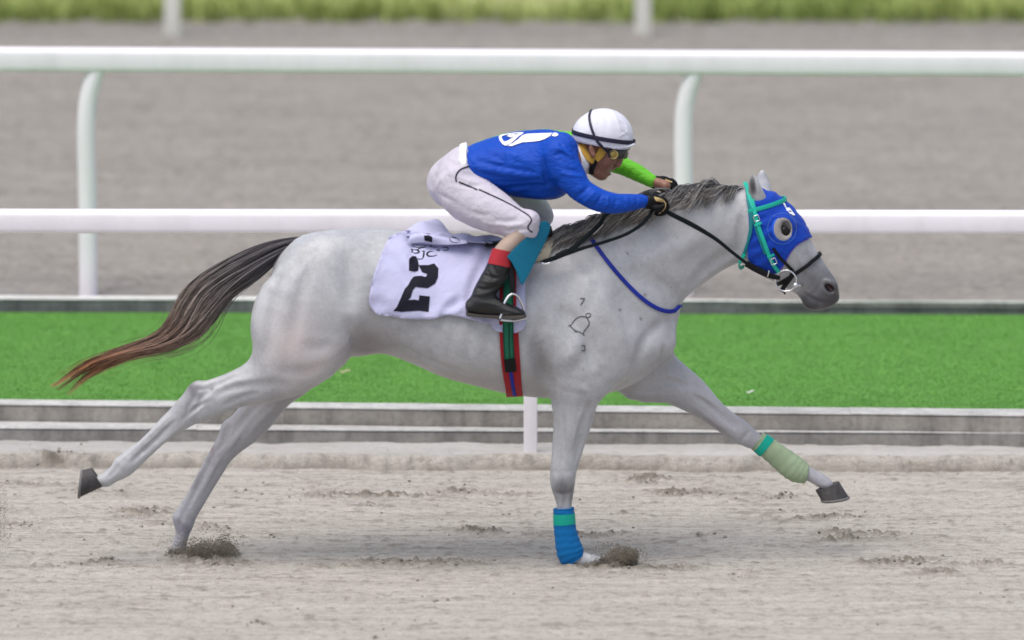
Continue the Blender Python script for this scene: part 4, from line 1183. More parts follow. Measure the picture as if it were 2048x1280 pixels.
# mane: roots along the crest, blown back and lying over the near side
crest = resample([(1488, 374), (1450, 375), (1412, 377), (1345, 388), (1290, 410), (1250, 428), (1200, 446), (1150, 462), (1105, 474)], 3)
n = 2300
rt = r_.random(n) ** .95; ci = rt * (len(crest) - 1); c0 = np.stack([np.interp(ci, np.arange(len(crest)), crest[:, i]) for i in (0, 1)], 1)
lk = np.floor(rt * 52 + r_.normal(0, .35, n)).astype(int) % 60; lr = r_.random(60); lr2 = r_.random(60)
Lp = (42 + 60 * lr[lk] + r_.normal(0, 9, n)) * np.interp(rt, [0, .15, .3, .75, 1], [.55, .95, 1.15, 1.1, .9])
drop = np.interp(rt, [0, .12, .4, .6, 1], [16, 26, 36, 26, 22]) * (.35 + 1.1 * lr2[lk]) + r_.normal(0, 5, n)
lift = np.interp(rt, [0, .12, .25, .42, .6, .8, 1], [8, 24, 16, 26, 16, 26, 14]) * (.3 + lr[(lk * 3) % 60])
m = 16; k = np.linspace(0, 1, m)[None]
slope = np.interp(rt, [0, .2, .35, 1], [.05, .18, .42, .36])
wav = r_.random(n) * 6.28
U = c0[:, :1] - Lp[:, None] * (k * .92 + .08 * k ** 2)
Vv = c0[:, 1:] + 3 + Lp[:, None] * k * slope[:, None] * .55 - lift[:, None] * np.sin(np.pi * np.clip(k * 1.25, 0, 1)) ** .9 * (1 - .35 * k) + drop[:, None] * k ** 1.7 + (3 + 3 * lr[lk])[:, None] * np.sin(k * 6 + wav[:, None] * .3 + lr[lk][:, None] * 6) * k
over = r_.random(n)
Yr = r_.normal(-.004, .012, n)[:, None] - (.01 + .075 * over[:, None]) * k ** .9
Yr = Yr - np.where(Vv > c0[:, 1:] + 10, .035, 0) * np.clip((Vv - c0[:, 1:] - 10) / 30, 0, 1)
G = W(U, Vv, Yr)
# keep hairs off the neck
for _ in range(5):
    d = H.sample(G); push = np.clip(.004 - d, 0, .03); push[:, 0] = 0
    nn = field_normal(H, G.reshape(-1, 3)).reshape(G.shape)
    G = G + nn * push[..., None]
strands('mane', G, .0011 + .0010 * r_.random(n), M_MANE, horse, {'shade': np.clip(.40 + (lr[(lk * 5) % 60] - .5) * .75 + r_.normal(0, .2, n), 0, 1), 'along': np.repeat(k, n, 0)})
print('horse objects', time.time() - T0)
# ================================================================== TACK
M_BLUE = mat_fabric('royal_blue_hood_cloth', (.003, .045, .38), .7, wr=.12, wscale=30)
M_TEAL = mat_plain('green_webbing', (.01, .40, .30), .45, .12, 40, .25)
M_TEALD = mat_plain('dark_teal_webbing', (.006, .17, .19), .5, .15, 40, .25)
M_BLACK = mat_plain('black_leather', (.005, .0055, .007), .45, .2, 60, .3, Specular_IOR_Level=.2)
M_STEEL = mat_plain('polished_steel', (.72, .72, .74), .22, .05, 30, .03, Metallic=1.0)
M_NAVY = mat_plain('navy_webbing', (.008, .02, .26), .5, .15, 40, .25)
M_WHITE = mat_fabric('white_print', (.78, .78, .80), .7)
# ---------------------------------------------------------------- blinker hood
def poly_sdf(px, py, poly):
    poly = np.array(poly, float); d = np.full(px.shape, 1e9); sgn = np.ones(px.shape)
    n = len(poly); j = n - 1
    for i in range(n):
        a, b = poly[i], poly[j]; e = b - a
        wx, wy = px - a[0], py - a[1]
        t = np.clip((wx * e[0] + wy * e[1]) / (e @ e), 0, 1)
        d = np.minimum(d, (wx - e[0] * t) ** 2 + (wy - e[1] * t) ** 2)
        c1, c2, c3 = py >= a[1], py < b[1], e[0] * wy > e[1] * wx
        f = (c1 & c2 & c3) | (~c1 & ~c2 & ~c3)
        sgn = np.where(f, -sgn, sgn); j = i
    return sgn * np.sqrt(d)
hood = thing('blinker_hood', 'royal blue cloth blinker hood over the horse’s head', 'hood', W(1550, 470, 0))
lo, hi = W(1475, 570, 0), W(1640, 345, 0)
HF = Field((lo[0], -.14, lo[2]), (hi[0], .14, hi[2]), .0028)
gx, gy, gz = np.meshgrid(*HF.ax, indexing='ij')
Pg = np.stack([gx, gy, gz], -1)
d0 = HEAD.sample(Pg).astype(np.float32)
mirror = np.stack([gx, -np.abs(gy), gz], -1); q = UV(mirror); del mirror
wrk = (fbm(Pg, (26, 26, 40), 3, 71) - .5) * .008 + .0022 * np.sin((q[..., 0] * .5 + q[..., 1] * .9) * .28 + 3 * fbm(Pg, 14, 2, 72)) * np.exp(-((q[..., 0] - 1520) / 30) ** 2)
shell = np.maximum(d0 - (.0085 + wrk), -(d0 - .001))
HOODP = catmull(np.array([(1489, 366), (1493, 395), (1497, 430), (1498, 470), (1495, 512), (1503, 528), (1525, 541), (1550, 548), (1565, 535), (1574, 516), (1586, 497), (1601, 485), (1618, 476), (1640, 474), (1660, 470), (1640, 380), (1560, 335), (1510, 340), (1489, 366)], float), 3)[:-1]
pd = poly_sdf(q[..., 0], q[..., 1], HOODP) * PX
eye = np.sqrt(((q[..., 0] - 1568) * .77 + (q[..., 1] - 457) * .0) ** 2 / 13.0 ** 2 + ((q[..., 1] - 457)) ** 2 / 21.0 ** 2)
eyed = (1 - eye) * 13 * PX
eard = (24 - np.sqrt(((q[..., 0] - 1513)) ** 2 * 1.0 + ((q[..., 1] - 381) * .62) ** 2)) * PX
eard = np.full(eard.shape, -1.0)
f = np.maximum(np.maximum(shell, pd), np.maximum(eyed, eard))
HF.D = f.astype(np.float32)
hdv, hdq = HF.mesh(); hdv = smooth_verts(hdv, hdq, 2)
obj('hood_cloth', hdv, hdq, M_BLUE, hood)
# H with the hood on, for laying straps over it
HH = Field((lo[0], -.14, lo[2]), (hi[0], .14, hi[2]), .0028)
HH.D = np.minimum(d0 - .0015, np.where((pd < 0) & (eard < 0), d0 - .0085, 1)).astype(np.float32)
HF2 = HH
# blinker cup: a low rim round the eye, a pale seam and grey lining at the hole
M_BLUE2 = mat_fabric('blinker_cup_vinyl', (.008, .085, .55), .6)
M_LINE = mat_fabric('grey_cup_lining', (.30, .28, .275), .8, var=.25)
for s in (-1, 1):
    ring = []
    for r1, nm, m, rad, off in ((31, 'cup_seam', mat_plain('pale_seam', (.10, .22, .58), .6), .0009, .0009), ):
        th = np.linspace(0, 2 * math.pi, 60, endpoint=False)
        P = HH.hit(1564 + 29 * np.cos(th), 457 + 31 * np.sin(th), -.2)
        P = smooth_path(P, 2); P[:, 1] -= off
        if s > 0: P = P * [1, -1, 1]
        MB().tube(P, rad, rad, 8, side=(1, 0, 0.3), closed=True).build(nm, m, hood, True)
    th = np.linspace(0, 2 * math.pi, 48, endpoint=False)
    def rg(a, b, o, du=0):
        P = HH.hit(1568 + du + (a + 6) * np.cos(th), 457 + (b + 6) * np.sin(th), -.2); P = smooth_path(P, 2)
        Q = W(1568 + du + a * np.cos(th), 457 + b * np.sin(th), P[:, 1] - o); return Q
    rings = [rg(25, 29, .000), rg(23, 27, .003, -1), rg(21, 25.5, .005, -1), rg(19.5, 24.5, .006, -1), rg(15, 20, .007, 1), rg(11, 16, .001, 3), rg(9.5, 14, -.014, 4)]
    V = np.concatenate(rings); 
    if s > 0: V = V * [1, -1, 1]
    F = [[i * 48 + j, i * 48 + (j + 1) % 48, (i + 1) * 48 + (j + 1) % 48, (i + 1) * 48 + j] for i in range(3) for j in range(48)]
    MB().add(V[:48 * 4], F).build('blinker_cup', M_BLUE2, hood, True)
    F = [[i * 48 + j, i * 48 + (j + 1) % 48, (i + 1) * 48 + (j + 1) % 48, (i + 1) * 48 + j] for i in range(3) for j in range(48)]
    MB().add(V[48 * 3:], F).build('cup_lining', M_LINE, hood, True)
# purple lower hem of the hood, white print on the forehead
strap_on('hem', HH, [(1553, 545), (1566, 532), (1575, 514), (1587, 496), (1602, 484), (1616, 477)], .006, .0006, .002, mat_plain('violet_binding', (.10, .06, .42), .6), hood, -.2, 3)
pr = lambda L: [(x / 9.14 + 1480, y / 9.14 + 340) for x, y in L]
sheet_on('number_print', HH, pr([(760, 575), (800, 575), (850, 690), (905, 690), (965, 770), (1000, 815), (1005, 832), (960, 828), (915, 800), (850, 745), (832, 690)]), .0012, M_WHITE, hood, 2.0, .0, -.2, holes=[pr([(880, 765), (905, 738), (955, 770)])])
# ---------------------------------------------------------------- bridle
bridle = thing('bridle', 'green webbing bridle with black noseband and steel ring bit', 'bridle', W(1540, 470, -.1))
strap_on('throatlatch', HH, [(1494, 378), (1497, 405), (1502, 430), (1502, 455), (1497, 485), (1487, 512)], .014, .002, .004, M_TEALD, bridle, -.25, 4)
P = np.concatenate([H.hit([1489], [508], -.3) + [[0, -.012, 0]], W([1481, 1478, 1481, 1487], [522, 530, 536, 533], [-.075, -.06, -.03, .0])])
autosmooth(MB().tube(P, .003, .007, 10, side=(0, 0, 1), sub=5, power=4).build('throatlatch_end', M_TEAL, bridle), 60)
strap_on('headpiece', HH, [(1491, 368), (1496, 385), (1500, 400), (1506, 416)], .016, .0035, .005, M_TEAL, bridle, -.25, 3)
strap_on('cheekpiece', HH, [(1504, 400), (1509, 422), (1514, 444), (1521, 464), (1529, 486), (1537, 508), (1545, 526), (1557, 543)], .015, .0035, .005, M_TEAL, bridle, -.25, 4)
strap_on('cheek_lining', HH, [(1503, 420), (1510, 450), (1520, 480), (1531, 508)], .010, .002, .003, M_TEALD, bridle, -.25, 4)
for u, v in ((1513, 436), (1547, 522)):
    c = HH.hit([u], [v], -.25)[0]; c[1] -= .0105
    dx, dz = np.array([.35, 0, -.94]), np.array([.94, 0, .35])
    th = [(-1, -1), (1, -1), (1, 1), (-1, 1)]
    P = np.array([c + dz * a * .010 + dx * b * .011 for a, b in th])
    P = np.concatenate([np.linspace(P[i], P[(i + 1) % 4], 5)[:-1] for i in range(4)])
    MB().tube(P, .0016, .0016, 8, side=(0, 1, 0), closed=True).build('buckle', M_STEEL, bridle, True)
for u, v in ((1516, 449), (1541, 511)):
    strap_on('keeper', HH, [(u - 6, v + 2.5), (u, v), (u + 7, v - 3)], .010, .008, .003, M_TEAL, bridle, -.25, 2)
# browband passes over the forehead to the far side
bb = W(1530, 408, 0); e2 = (W(1572, 394, 0) - W(1493, 415, 0)); e2 /= np.linalg.norm(e2)
band_loop('browband', HH, bb - e2 * .02, (0, -1, 0), e2, .017, .003, .005, M_TEAL, bridle, th0=-28, th1=208, n=70, rmax=.16)
nb_ = (W(1587, 545, 0) + W(1641, 507, 0)) / 2; e2 = W(1641, 507, 0) - W(1583, 548, 0); e2 /= np.linalg.norm(e2)
band_loop('noseband', H, nb_, (0, -1, 0), e2, .015, .003, .007, M_BLACK, bridle, n=60, rmax=.2)
strap_on('noseband_cheek', HH, [(1546, 496), (1556, 510), (1568, 524), (1586, 541)], .012, .002, .004, M_BLACK, bridle, -.25, 4)
strap_on('chin_strap', H, [(1588, 542), (1580, 556), (1571, 568), (1564, 580)], .018, .003, .006, M_BLACK, bridle, -.25, 3)
P = W([1563, 1567, 1570], [574, 582, 588], -.055); autosmooth(MB().tube(P, .004, .007, 10, power=4).build('strap_end', M_BLACK, bridle), 60)
c = H.hit([1571], [559], -.3)[0]; c[1] = H.hit(1571 + 21 * np.cos(np.arange(12) / 1.91), 559 + 21 * np.sin(np.arange(12) / 1.91), -.3)[:, 1].clip(-.12, 0).min() - .014
th = np.linspace(0, 2 * math.pi, 48, endpoint=False)
ringP = c + np.stack([np.cos(th) * .041, -.004 * np.cos(th), np.sin(th) * .041], 1)
MB().tube(ringP, .0032, .0032, 10, closed=True).build('bit_ring', M_STEEL, bridle, True)
bm = bmesh.new(); bmesh.ops.create_uvsphere(bm, u_segments=16, v_segments=10, radius=.010); me = bpy.data.meshes.new('bit_joint')
bc = c + np.array([.038, -.002, -.016])
for w_ in bm.verts: w_.co = Vector((w_.co.x * 1.2 + bc[0], w_.co.y + bc[1], w_.co.z + bc[2]))
bm.to_mesh(me); bm.free(); [setattr(p_, 'use_smooth', True) for p_ in me.polygons]; link('bit_joint', me, M_STEEL, bridle)
P = np.array([bc, bc + [.018, .012, -.004], bc + [.03, .05, -.006]]); MB().tube(P, .005, None, 10).build('bit_mouthpiece', M_STEEL, bridle, True)
# reins: from the ring to the hands and back to a joined loop over the withers
def free_strap(name, pts, width, thick, mat, parent, side=(0, 1, 0), sub=6, power=4.0):
    """pts: (u, v, Y)"""
    pts = np.array(pts, float); P = W(pts[:, 0], pts[:, 1], pts[:, 2])
    return autosmooth(MB().tube(P, np.asarray(width) / 2, np.asarray(thick) / 2, 12, side=side, sub=sub, power=power).build(name, mat, parent), 60)
M_REIN = mat_plain('black_rein_rubber', (.005, .009, .011), .65, .2, 90, .5, .003, Specular_IOR_Level=.15)
cy = float(c[1])
reins = thing('reins', 'long black reins running from the bit ring to the jockey’s hands', 'reins', W(1340, 430, -.15))
free_strap('bit_end', [(1560, 556, cy), (1546, 553, cy - .004), (1530, 547, cy - .01), (1510, 537, cy - .012), (1492, 527, -.105)], [.016, .021, .024, .026, .024], [.008, .01, .012, .012, .01], M_BLACK, reins)
free_strap('rein', [(1496, 529, -.104), (1465, 505, -.112), (1430, 477, -.125), (1385, 450, -.142), (1340, 427, -.158), (1318, 414, -.162)], [.012, .013, .015, .019, .018, .016], .006, M_REIN, reins)
free_strap('rein_loop', [(1306, 418, -.16), (1298, 432, -.175), (1284, 448, -.185), (1255, 467, -.195), (1215, 482, -.20), (1170, 495, -.205), (1130, 508, -.21), (1100, 519, -.215), (1082, 525, -.22)], [.014, .014, .013, .013, .013, .014, .018, .016, .014], .006, M_REIN, reins)
free_strap('rein_loop', [(1330, 385, .11), (1290, 400, .05), (1250, 412, -.06), (1214, 428, -.13), (1198, 450, -.165), (1172, 474, -.19), (1148, 495, -.205), (1120, 512, -.222), (1090, 524, -.225)], [.014, .014, .014, .015, .017, .019, .019, .017, .013], .007, M_REIN, reins)
free_strap('rein_keeper', [(1136, 502, -.215), (1124, 508, -.222), (1112, 514, -.226)], [.022, .026, .022], [.014, .018, .014], M_BLACK, reins)
cb = H.hit([534], [400])  # (unused sample keeps the field warm)
free_strap('rein_buckle', [(1538, 541, cy - .018), (1537, 547, cy - .02), (1535, 553, cy - .018)], .004, .004, M_STEEL, reins)
# ---------------------------------------------------------------- neck strap
ns = thing('neck_strap', 'thin blue strap hanging round the horse’s neck down to its breast', 'strap', W(1280, 560, -.2))
strap_on('strap', H, [(1174, 458), (1180, 474), (1196, 498), (1220, 530), (1250, 565), (1285, 598), (1312, 616), (1335, 623), (1350, 621)], .016, .001, .006, M_NAVY, ns, -.5, 4)
P = np.concatenate([H.hit([1348], [621], -.5) + [[.004, -.003, 0]], W([1358, 1362, 1358], [614, 612, 610], [-.05, .0, .06])])
autosmooth(MB().tube(P, .007, .004, 10, sub=5, power=4).build('strap_end', M_NAVY, ns), 60)
# ---------------------------------------------------------------- leg bandages
M_BB = mat_fabric('blue_bandage', (.003, .13, .36), .85, wr=.0); M_GB = mat_fabric('faded_green_bandage', (.30, .38, .24), .9, var=.3); M_TP = mat_plain('green_tape', (.005, .34, .25), .35, .08, 30, .1)
b1 = thing('leg_bandage', 'blue bandage with a green tape band on the upright foreleg', 'bandage', W(1130, 1080, YN), 'foreleg bandages')
NB = [(1106, 1016, 1148, 1016, YN, .033), (1107, 1030, 1149, 1030, YN, .034), (1107, 1050, 1151, 1050, YN, .034), (1109, 1072, 1156, 1070, YN, .036), (1111, 1095, 1162, 1087, YN, .040), (1117, 1118, 1168, 1099, YN, .041), (1132, 1133, 1169, 1108, YN, .036)]
pair_tube('wrap', NB, M_BB, b1, 6, 32, 2.1, .05, 9, 1)
pair_tube('tape', [(1106, 1027, 1150, 1027, YN, .0355), (1106, 1037, 1151, 1037, YN, .0360), (1106.5, 1048, 1152, 1048, YN, .0360)], M_TP, b1, 3, 32, 2.1, .03)
b2 = thing('leg_bandage', 'pale green bandage with a green tape band on the outstretched foreleg', 'bandage', W(1565, 915, YF), 'foreleg bandages')
FB = [(1528, 866, 1502, 898, YF, .034), (1540, 874, 1514, 907, YF, .034), (1565, 890, 1540, 928, YF, .036), (1590, 907, 1564, 950, YF, .040), (1606, 919, 1584, 963, YF, .042), (1618, 930, 1602, 966, YF, .039), (1621, 936, 1609, 963, YF, .034)]
pair_tube('wrap', FB, M_GB, b2, 6, 32, 2.1, .06, 10, 2)
pair_tube('tape', [(1534, 868, 1507, 903, YF, .0365), (1541, 872.5, 1514, 909, YF, .0368), (1547, 877, 1520, 914, YF, .0368)], M_TP, b2, 3, 32, 2.1, .02)
# ---------------------------------------------------------------- saddle cloth
cloth = thing('saddle_cloth', 'white racing saddle cloth with a large black number 2', 'saddle cloth', W(890, 560, -.28))
M_CLOTH = mat_fabric('white_saddle_cloth', (.47, .47, .66), .8, wr=.22, wscale=22, var=.04)
CP = [(781, 479), (800, 473), (822, 470), (840, 474), (870, 480), (905, 478), (950, 482), (985, 482), (1020, 492), (1045, 510), (1048, 560), (1048, 620), (1048, 650), (1042, 660), (1030, 665), (1010, 666), (994, 662), (985, 656), (981, 648), (960, 645), (937, 639), (918, 634), (900, 631), (880, 634), (859, 638), (835, 637), (809, 635), (785, 631), (762, 626), (748, 621), (739, 614), (735, 604), (736, 594), (741, 575), (747, 556), (755, 534), (762, 514), (771, 496)]
def wrinkle(p, P):
    d = np.zeros(len(p))
    for L, r, a in (([(765, 515), (785, 530), (805, 552), (815, 575)], 8, -.010), ([(775, 500), (800, 515), (822, 545)], 9, .010), ([(742, 590), (765, 588), (785, 600)], 10, .006), ([(812, 480), (826, 500), (832, 520)], 7, -.008),
                    ([(985, 650), (960, 620), (925, 605), (895, 615)], 9, -.012), ([(975, 600), (940, 608), (905, 630)], 9, .012), ([(945, 640), (935, 620), (925, 600)], 7, .008), ([(985, 490), (965, 530), (945, 570), (935, 610)], 8, -.008),
                    ([(960, 490), (945, 530), (930, 570)], 12, .006), ([(880, 480), (890, 500), (920, 505)], 8, .007), ([(760, 618), (800, 622), (850, 626)], 7, .004), ([(860, 637), (880, 620), (900, 600)], 10, .006), ([(820, 470), (818, 490), (826, 505)], 5, -.007)):
        q = resample(L, 4); m = np.sqrt(((p[:, None] - q[None]) ** 2).sum(-1)).min(1); d += a * np.exp(-(m / r) ** 2)
    edge = poly_sdf(p[:, 0], p[:, 1], CP)
    d += .006 * np.exp(edge / 14) * (.6 + np.sin(p[:, 0] * .11) * .7)
    return d + (fbm(np.column_stack([p / 38, 0 * p[:, 0]]), 1, 3, 81) - .5) * .014
MAIN = sheet_on('cloth', H, CP, .019, M_CLOTH, cloth, 6, .003, smooth=12, disp=wrinkle)
class Shift:                                  # surface of the cloth itself, for the print
    pass
def on_cloth(name, poly, mat, step=4, off=.0022):
    p, T = cdt_poly(poly, step)
    P = H.hit(p[:, 0], p[:, 1])
    # read the cloth's own mesh so that the print follows every fold
    dg = [MAIN.data.vertices[i].co for i in range(len(MAIN.data.vertices))]
    if not hasattr(on_cloth, 'bvh'):
        on_cloth.bvh = BVHTree.FromPolygons([v_[:] for v_ in dg], [list(f_.vertices) for f_ in MAIN.data.polygons])
    out = []
    for (u, v), b in zip(p, P):
        a0, a1 = W(u, v, -.6), W(u, v, .1); d = Vector((a1 - a0).tolist()).normalized()
        h = on_cloth.bvh.ray_cast(Vector(a0.tolist()), d)
        out.append(np.array(h[0][:]) - np.array(d[:]) * off if h[0] is not None else b + np.array([0, -.014, 0]))
    P = np.array(out)
    n = np.cross(P[T[:, 1]] - P[T[:, 0]], P[T[:, 2]] - P[T[:, 0]])
    if n[:, 1].mean() > 0: T = T[:, ::-1]
    return obj(name, P, T.copy(), mat, cloth)
def stroke(pts, w):
    """outline of a pen stroke of varying width"""
    q = resample(pts, 1.6); T = np.gradient(q, axis=0); N = np.stack([-T[:, 1], T[:, 0]], 1) / (np.linalg.norm(T, axis=1)[:, None] + 1e-9)
    k = np.linspace(0, 1, len(q)); ww = np.interp(k, np.linspace(0, 1, len(w)), w)[:, None] / 2
    return np.concatenate([q + N * ww, (q - N * ww)[::-1]]).tolist()
M_INK = mat_fabric('black_print', (.005, .006, .014), .7, sheen=0)
zz = lambda L: [(x / 3.2 + 700, y / 3.2 + 420) for x, y in L]
on_cloth('number_print', zz([(378, 312), (400, 294), (424, 296), (436, 325), (440, 352), (500, 352), (540, 341), (566, 374), (563, 430), (545, 470), (497, 500), (420, 492), (402, 512), (388, 560), (368, 577), (412, 573), (440, 578), (444, 546), (512, 553), (507, 600), (503, 652), (440, 644), (380, 648), (330, 652), (277, 646), (300, 620), (322, 570), (350, 505), (372, 480), (394, 440), (410, 424), (450, 420), (485, 428), (495, 408), (462, 398), (448, 372), (441, 355), (436, 388), (410, 394), (377, 388)]), M_INK, 4)
yy_ = lambda L: [(x / 8.533 + 780, y / 8.533 + 430) for x, y in L]
for pts, w in (([(355, 580), (385, 592), (375, 620), (362, 640)], [1, 2.2, 2.6, .6]), ([(388, 592), (440, 590), (485, 605), (495, 628), (470, 645), (425, 648), (380, 632)], [.7, 1.2, 3.0, 3.4, 2.2, 1.2, .7]),
               ([(540, 615), (570, 612), (600, 618)], [.7, 1.2, .7]), ([(575, 615), (578, 660), (565, 715), (545, 745), (510, 752), (470, 740), (478, 735)], [2, 3, 3.2, 2, 1, 2.0, 1.0]),
               ([(735, 622), (690, 618), (645, 640), (630, 670), (655, 695), (720, 700), (780, 688), (806, 668)], [.8, 1.2, 3.0, 3.4, 2.0, 1.4, 1.2, .6]),
               ([(338, 470), (380, 510), (430, 545), (520, 552), (590, 545), (620, 530), (575, 515)], [.8, 1.4, 1.2, 1.4, 1.6, 1.2, .6]), ([(365, 490), (430, 500), (500, 525), (560, 530)], [.6, 1.2, 1.0, .5]),
               ([(475, 600), (485, 575), (530, 562), (600, 550)], [1.6, 1.2, .9, .6]), ([(650, 525), (700, 535), (760, 550), (815, 548)], [.6, 1.4, 1.2, .6]), ([(690, 515), (710, 530), (720, 520)], [.8, 1.4, .6]),
               ([(790, 600), (820, 585), (850, 605), (820, 610), (800, 603)], [.8, 1, 1, 1, .7]), ([(880, 555), (930, 548), (985, 560), (995, 580), (960, 605), (915, 600), (940, 585)], [.6, 1.2, 1.4, 1.4, 1.4, 1, .6]),
               ([(355, 355), (365, 390), (350, 450), (335, 490)], [.6, 1.4, 1.8, .8])):
    on_cloth('emblem_stroke', stroke(yy_(pts), w), M_INK, 3)
# the cloth's upper edge has blown up into folds over the horse's back
def patch(name, rows, mat, parent, sub=4, thick=.003):
    R = np.array(rows, float)                                   # rows of (u, v, Y)
    A = np.stack([catmull(r, sub) for r in R]); A = np.stack([catmull(A[:, j], sub) for j in range(A.shape[1])], 1)
    P = W(A[..., 0], A[..., 1], A[..., 2]); nx, ny = P.shape[:2]
    P = P + ((fbm(P, 22, 3, 91) - .5) * .012)[..., None] * np.array([.3, -1, .3])
    o = obj(name, P.reshape(-1, 3), grid_faces(nx, ny), mat, parent)
    m_ = o.modifiers.new('thickness', 'SOLIDIFY'); m_.thickness = thick; m_.offset = 0
    return o
patch('blown_fold', [[(800, 474, -.10), (820, 472, -.10), (845, 476, -.10), (872, 482, -.11), (905, 482, -.11), (940, 484, -.11), (985, 486, -.12)],
                     [(803, 469, -.02), (820, 462, -.01), (845, 462, -.01), (872, 470, -.02), (905, 474, -.02), (940, 480, -.03), (985, 483, -.05)],
                     [(806, 467, .05), (822, 454, .06), (844, 444, .08), (872, 455, .09), (904, 468, .08), (940, 478, .05), (985, 482, .02)],
                     [(812, 468, .12), (826, 456, .14), (848, 445, .16), (877, 440, .18), (904, 470, .15), (940, 482, .12), (985, 485, .08)]], M_CLOTH, cloth)
patch('rolled_edge', [[(816, 489, -.135), (840, 486, -.14), (870, 489, -.145), (900, 490, -.15), (935, 487, -.15)],
                      [(819, 476, -.135), (842, 470, -.14), (868, 474, -.145), (900, 479, -.14), (935, 482, -.14)],
                      [(822, 470, -.10), (844, 466, -.10), (868, 470, -.10), (900, 476, -.10), (935, 481, -.11)]], M_CLOTH, cloth)
patch('number_print', [[(849, 481, -.150), (857, 483, -.151), (864, 485, -.152)], [(848, 473, -.150), (856, 473, -.151), (864, 475, -.152)], [(847, 466.5, -.118), (855, 467, -.118), (862, 469, -.118)]], M_INK, cloth, 3, .001)
patch('number_print', [[(904, 474, -.06), (912, 476, -.06)], [(905, 468.5, .02), (914, 473, .02)]], M_INK, cloth, 2, .001)
for pts in ([(899, 476, -.15), (901, 481, -.155), (908, 485, -.157), (916, 485, -.157)], [(909, 476, -.14), (916, 478, -.148), (919, 482, -.152)], [(969, 483, -.13), (975, 486, -.16), (985, 490, -.18)]):
    free_strap('emblem_stroke', pts, .003, .002, M_INK, cloth)
strap_on('hem', H, [(1048, 520), (1049, 560), (1049, 620), (1048, 650)], .005, .012, .003, mat_fabric('hem_binding', (.5, .5, .62), .8), cloth)
# ---------------------------------------------------------------- girth
girth = thing('girth', 'red girth band with green elastic and a blue stripe round the horse’s belly', 'girth', W(1015, 640, -.28))
M_RED = mat_fabric('red_girth_web', (.30, .012, .018), .7, var=.15); M_GREEN = mat_fabric('green_elastic', (.012, .13, .07), .75, var=.2); M_DG = mat_fabric('dark_green_edge', (.006, .05, .035), .8)
a0, a1 = W(1012, 500, 0), W(1029, 790, 0); ax = (a0 - a1); ax /= np.linalg.norm(ax); ctr = (a0 + a1) / 2
band_loop('red_band', H, ctr, (0, -1, 0), ax, .064, .003, .004, M_RED, girth, n=110, rmax=.6)
strap_on('red_band', H, [(1016, 520), (1015, 580), (1014, 640), (1016, 690), (1021, 738), (1026, 765), (1030, 786)], .064, [.030, .030, .028, .012, .008, .007, .006], .004, M_RED, girth, -.5, 6)
def part_band(name, uvs, w, off, th, m): return strap_on(name, H, uvs, w, off, th, m, girth, -.5, 6)
part_band('elastic', [(1016, 530), (1015, 580), (1014, 640), (1016, 690), (1019, 728)], .040, [.035, .035, .033, .017, .012], .004, M_GREEN)
for du in (-9, 9): part_band('elastic_edge', [(1016 + du, 530), (1015 + du, 580), (1014 + du, 640), (1016 + du, 690), (1019 + du, 728)], .005, [.0385, .0385, .0365, .0205, .0155], .002, M_DG)
part_band('elastic_seam', [(1016, 640), (1017, 690), (1019, 715)], .006, [.0365, .0205, .0165], .0015, M_DG)
part_band('buckle', [(1018, 714), (1020, 726), (1021, 738)], .044, [.018, .016, .014], .006, M_BLACK)
part_band('blue_stripe', [(1021, 738), (1025, 762), (1030, 786)], .014, [.013, .0115, .0105], .003, M_NAVY)
# ---------------------------------------------------------------- saddle
saddle = thing('saddle', 'light racing saddle with a teal knee flap and beige panel', 'saddle', W(1060, 500, -.1))
M_FLAP = mat_plain('teal_saddle_flap', (.002, .13, .22), .5, .1, 30, .2); M_PANEL = mat_fabric('beige_saddle_panel', (.42, .38, .30), .85)
def slab(name, pts, thick, mat, parent):
    """flat stiff piece from (u, v, Y) corners"""
    pts = np.array(pts, float); p, T = cdt_poly(pts[:, :2], 6)
    A = np.column_stack([pts[:, :2], np.ones(len(pts))]); k = np.linalg.lstsq(A, pts[:, 2], rcond=None)[0]
    Y_ = np.column_stack([p, np.ones(len(p))]) @ k
    P = W(p[:, 0], p[:, 1], Y_ - .012 * np.sin((p[:, 0] - 1014) / 27.0))
    n_ = np.cross(P[T[:, 1]] - P[T[:, 0]], P[T[:, 2]] - P[T[:, 0]])
    if n_[:, 1].mean() > 0: T = T[:, ::-1]
    o = obj(name, P, T.copy(), mat, parent); m_ = o.modifiers.new('thickness', 'SOLIDIFY'); m_.thickness = thick; m_.offset = -1
    bv = o.modifiers.new('edge', 'BEVEL'); bv.width = .0015; bv.segments = 2; bv.limit_method = 'ANGLE'; bv.angle_limit = math.radians(60)
    return o
slab('flap', [(1083, 444, -.215), (1093, 442, -.205), (1101, 449, -.20), (1098, 466, -.21), (1090, 486, -.23), (1074, 517, -.26), (1058, 548, -.285), (1046, 570, -.305), (1042, 566, -.308), (1033, 541, -.312), (1024, 524, -.318), (1014, 513, -.325), (1035, 492, -.29), (1060, 468, -.25)], .008, M_FLAP, saddle)
sheet_on('panel', H, [(1064, 528), (1075, 505), (1088, 482), (1100, 470), (1108, 478), (1106, 500), (1100, 518), (1085, 524)], .014, M_PANEL, saddle, 6, .010, smooth=4)
patch('seat', [[(970, 490, -.10), (985, 489, -.11), (1030, 484, -.11), (1075, 474, -.11), (1105, 470, -.09)], [(975, 488, -.04), (985, 486, -.05), (1030, 480, -.05), (1075, 464, -.05), (1103, 458, -.04)], [(975, 488, .04), (985, 486, .05), (1030, 478, .05), (1075, 460, .05), (1103, 455, .04)], [(975, 490, .10), (985, 490, .11), (1030, 476, .11), (1075, 470, .11), (1105, 466, .09)]], M_BLACK, saddle, 4, .012)
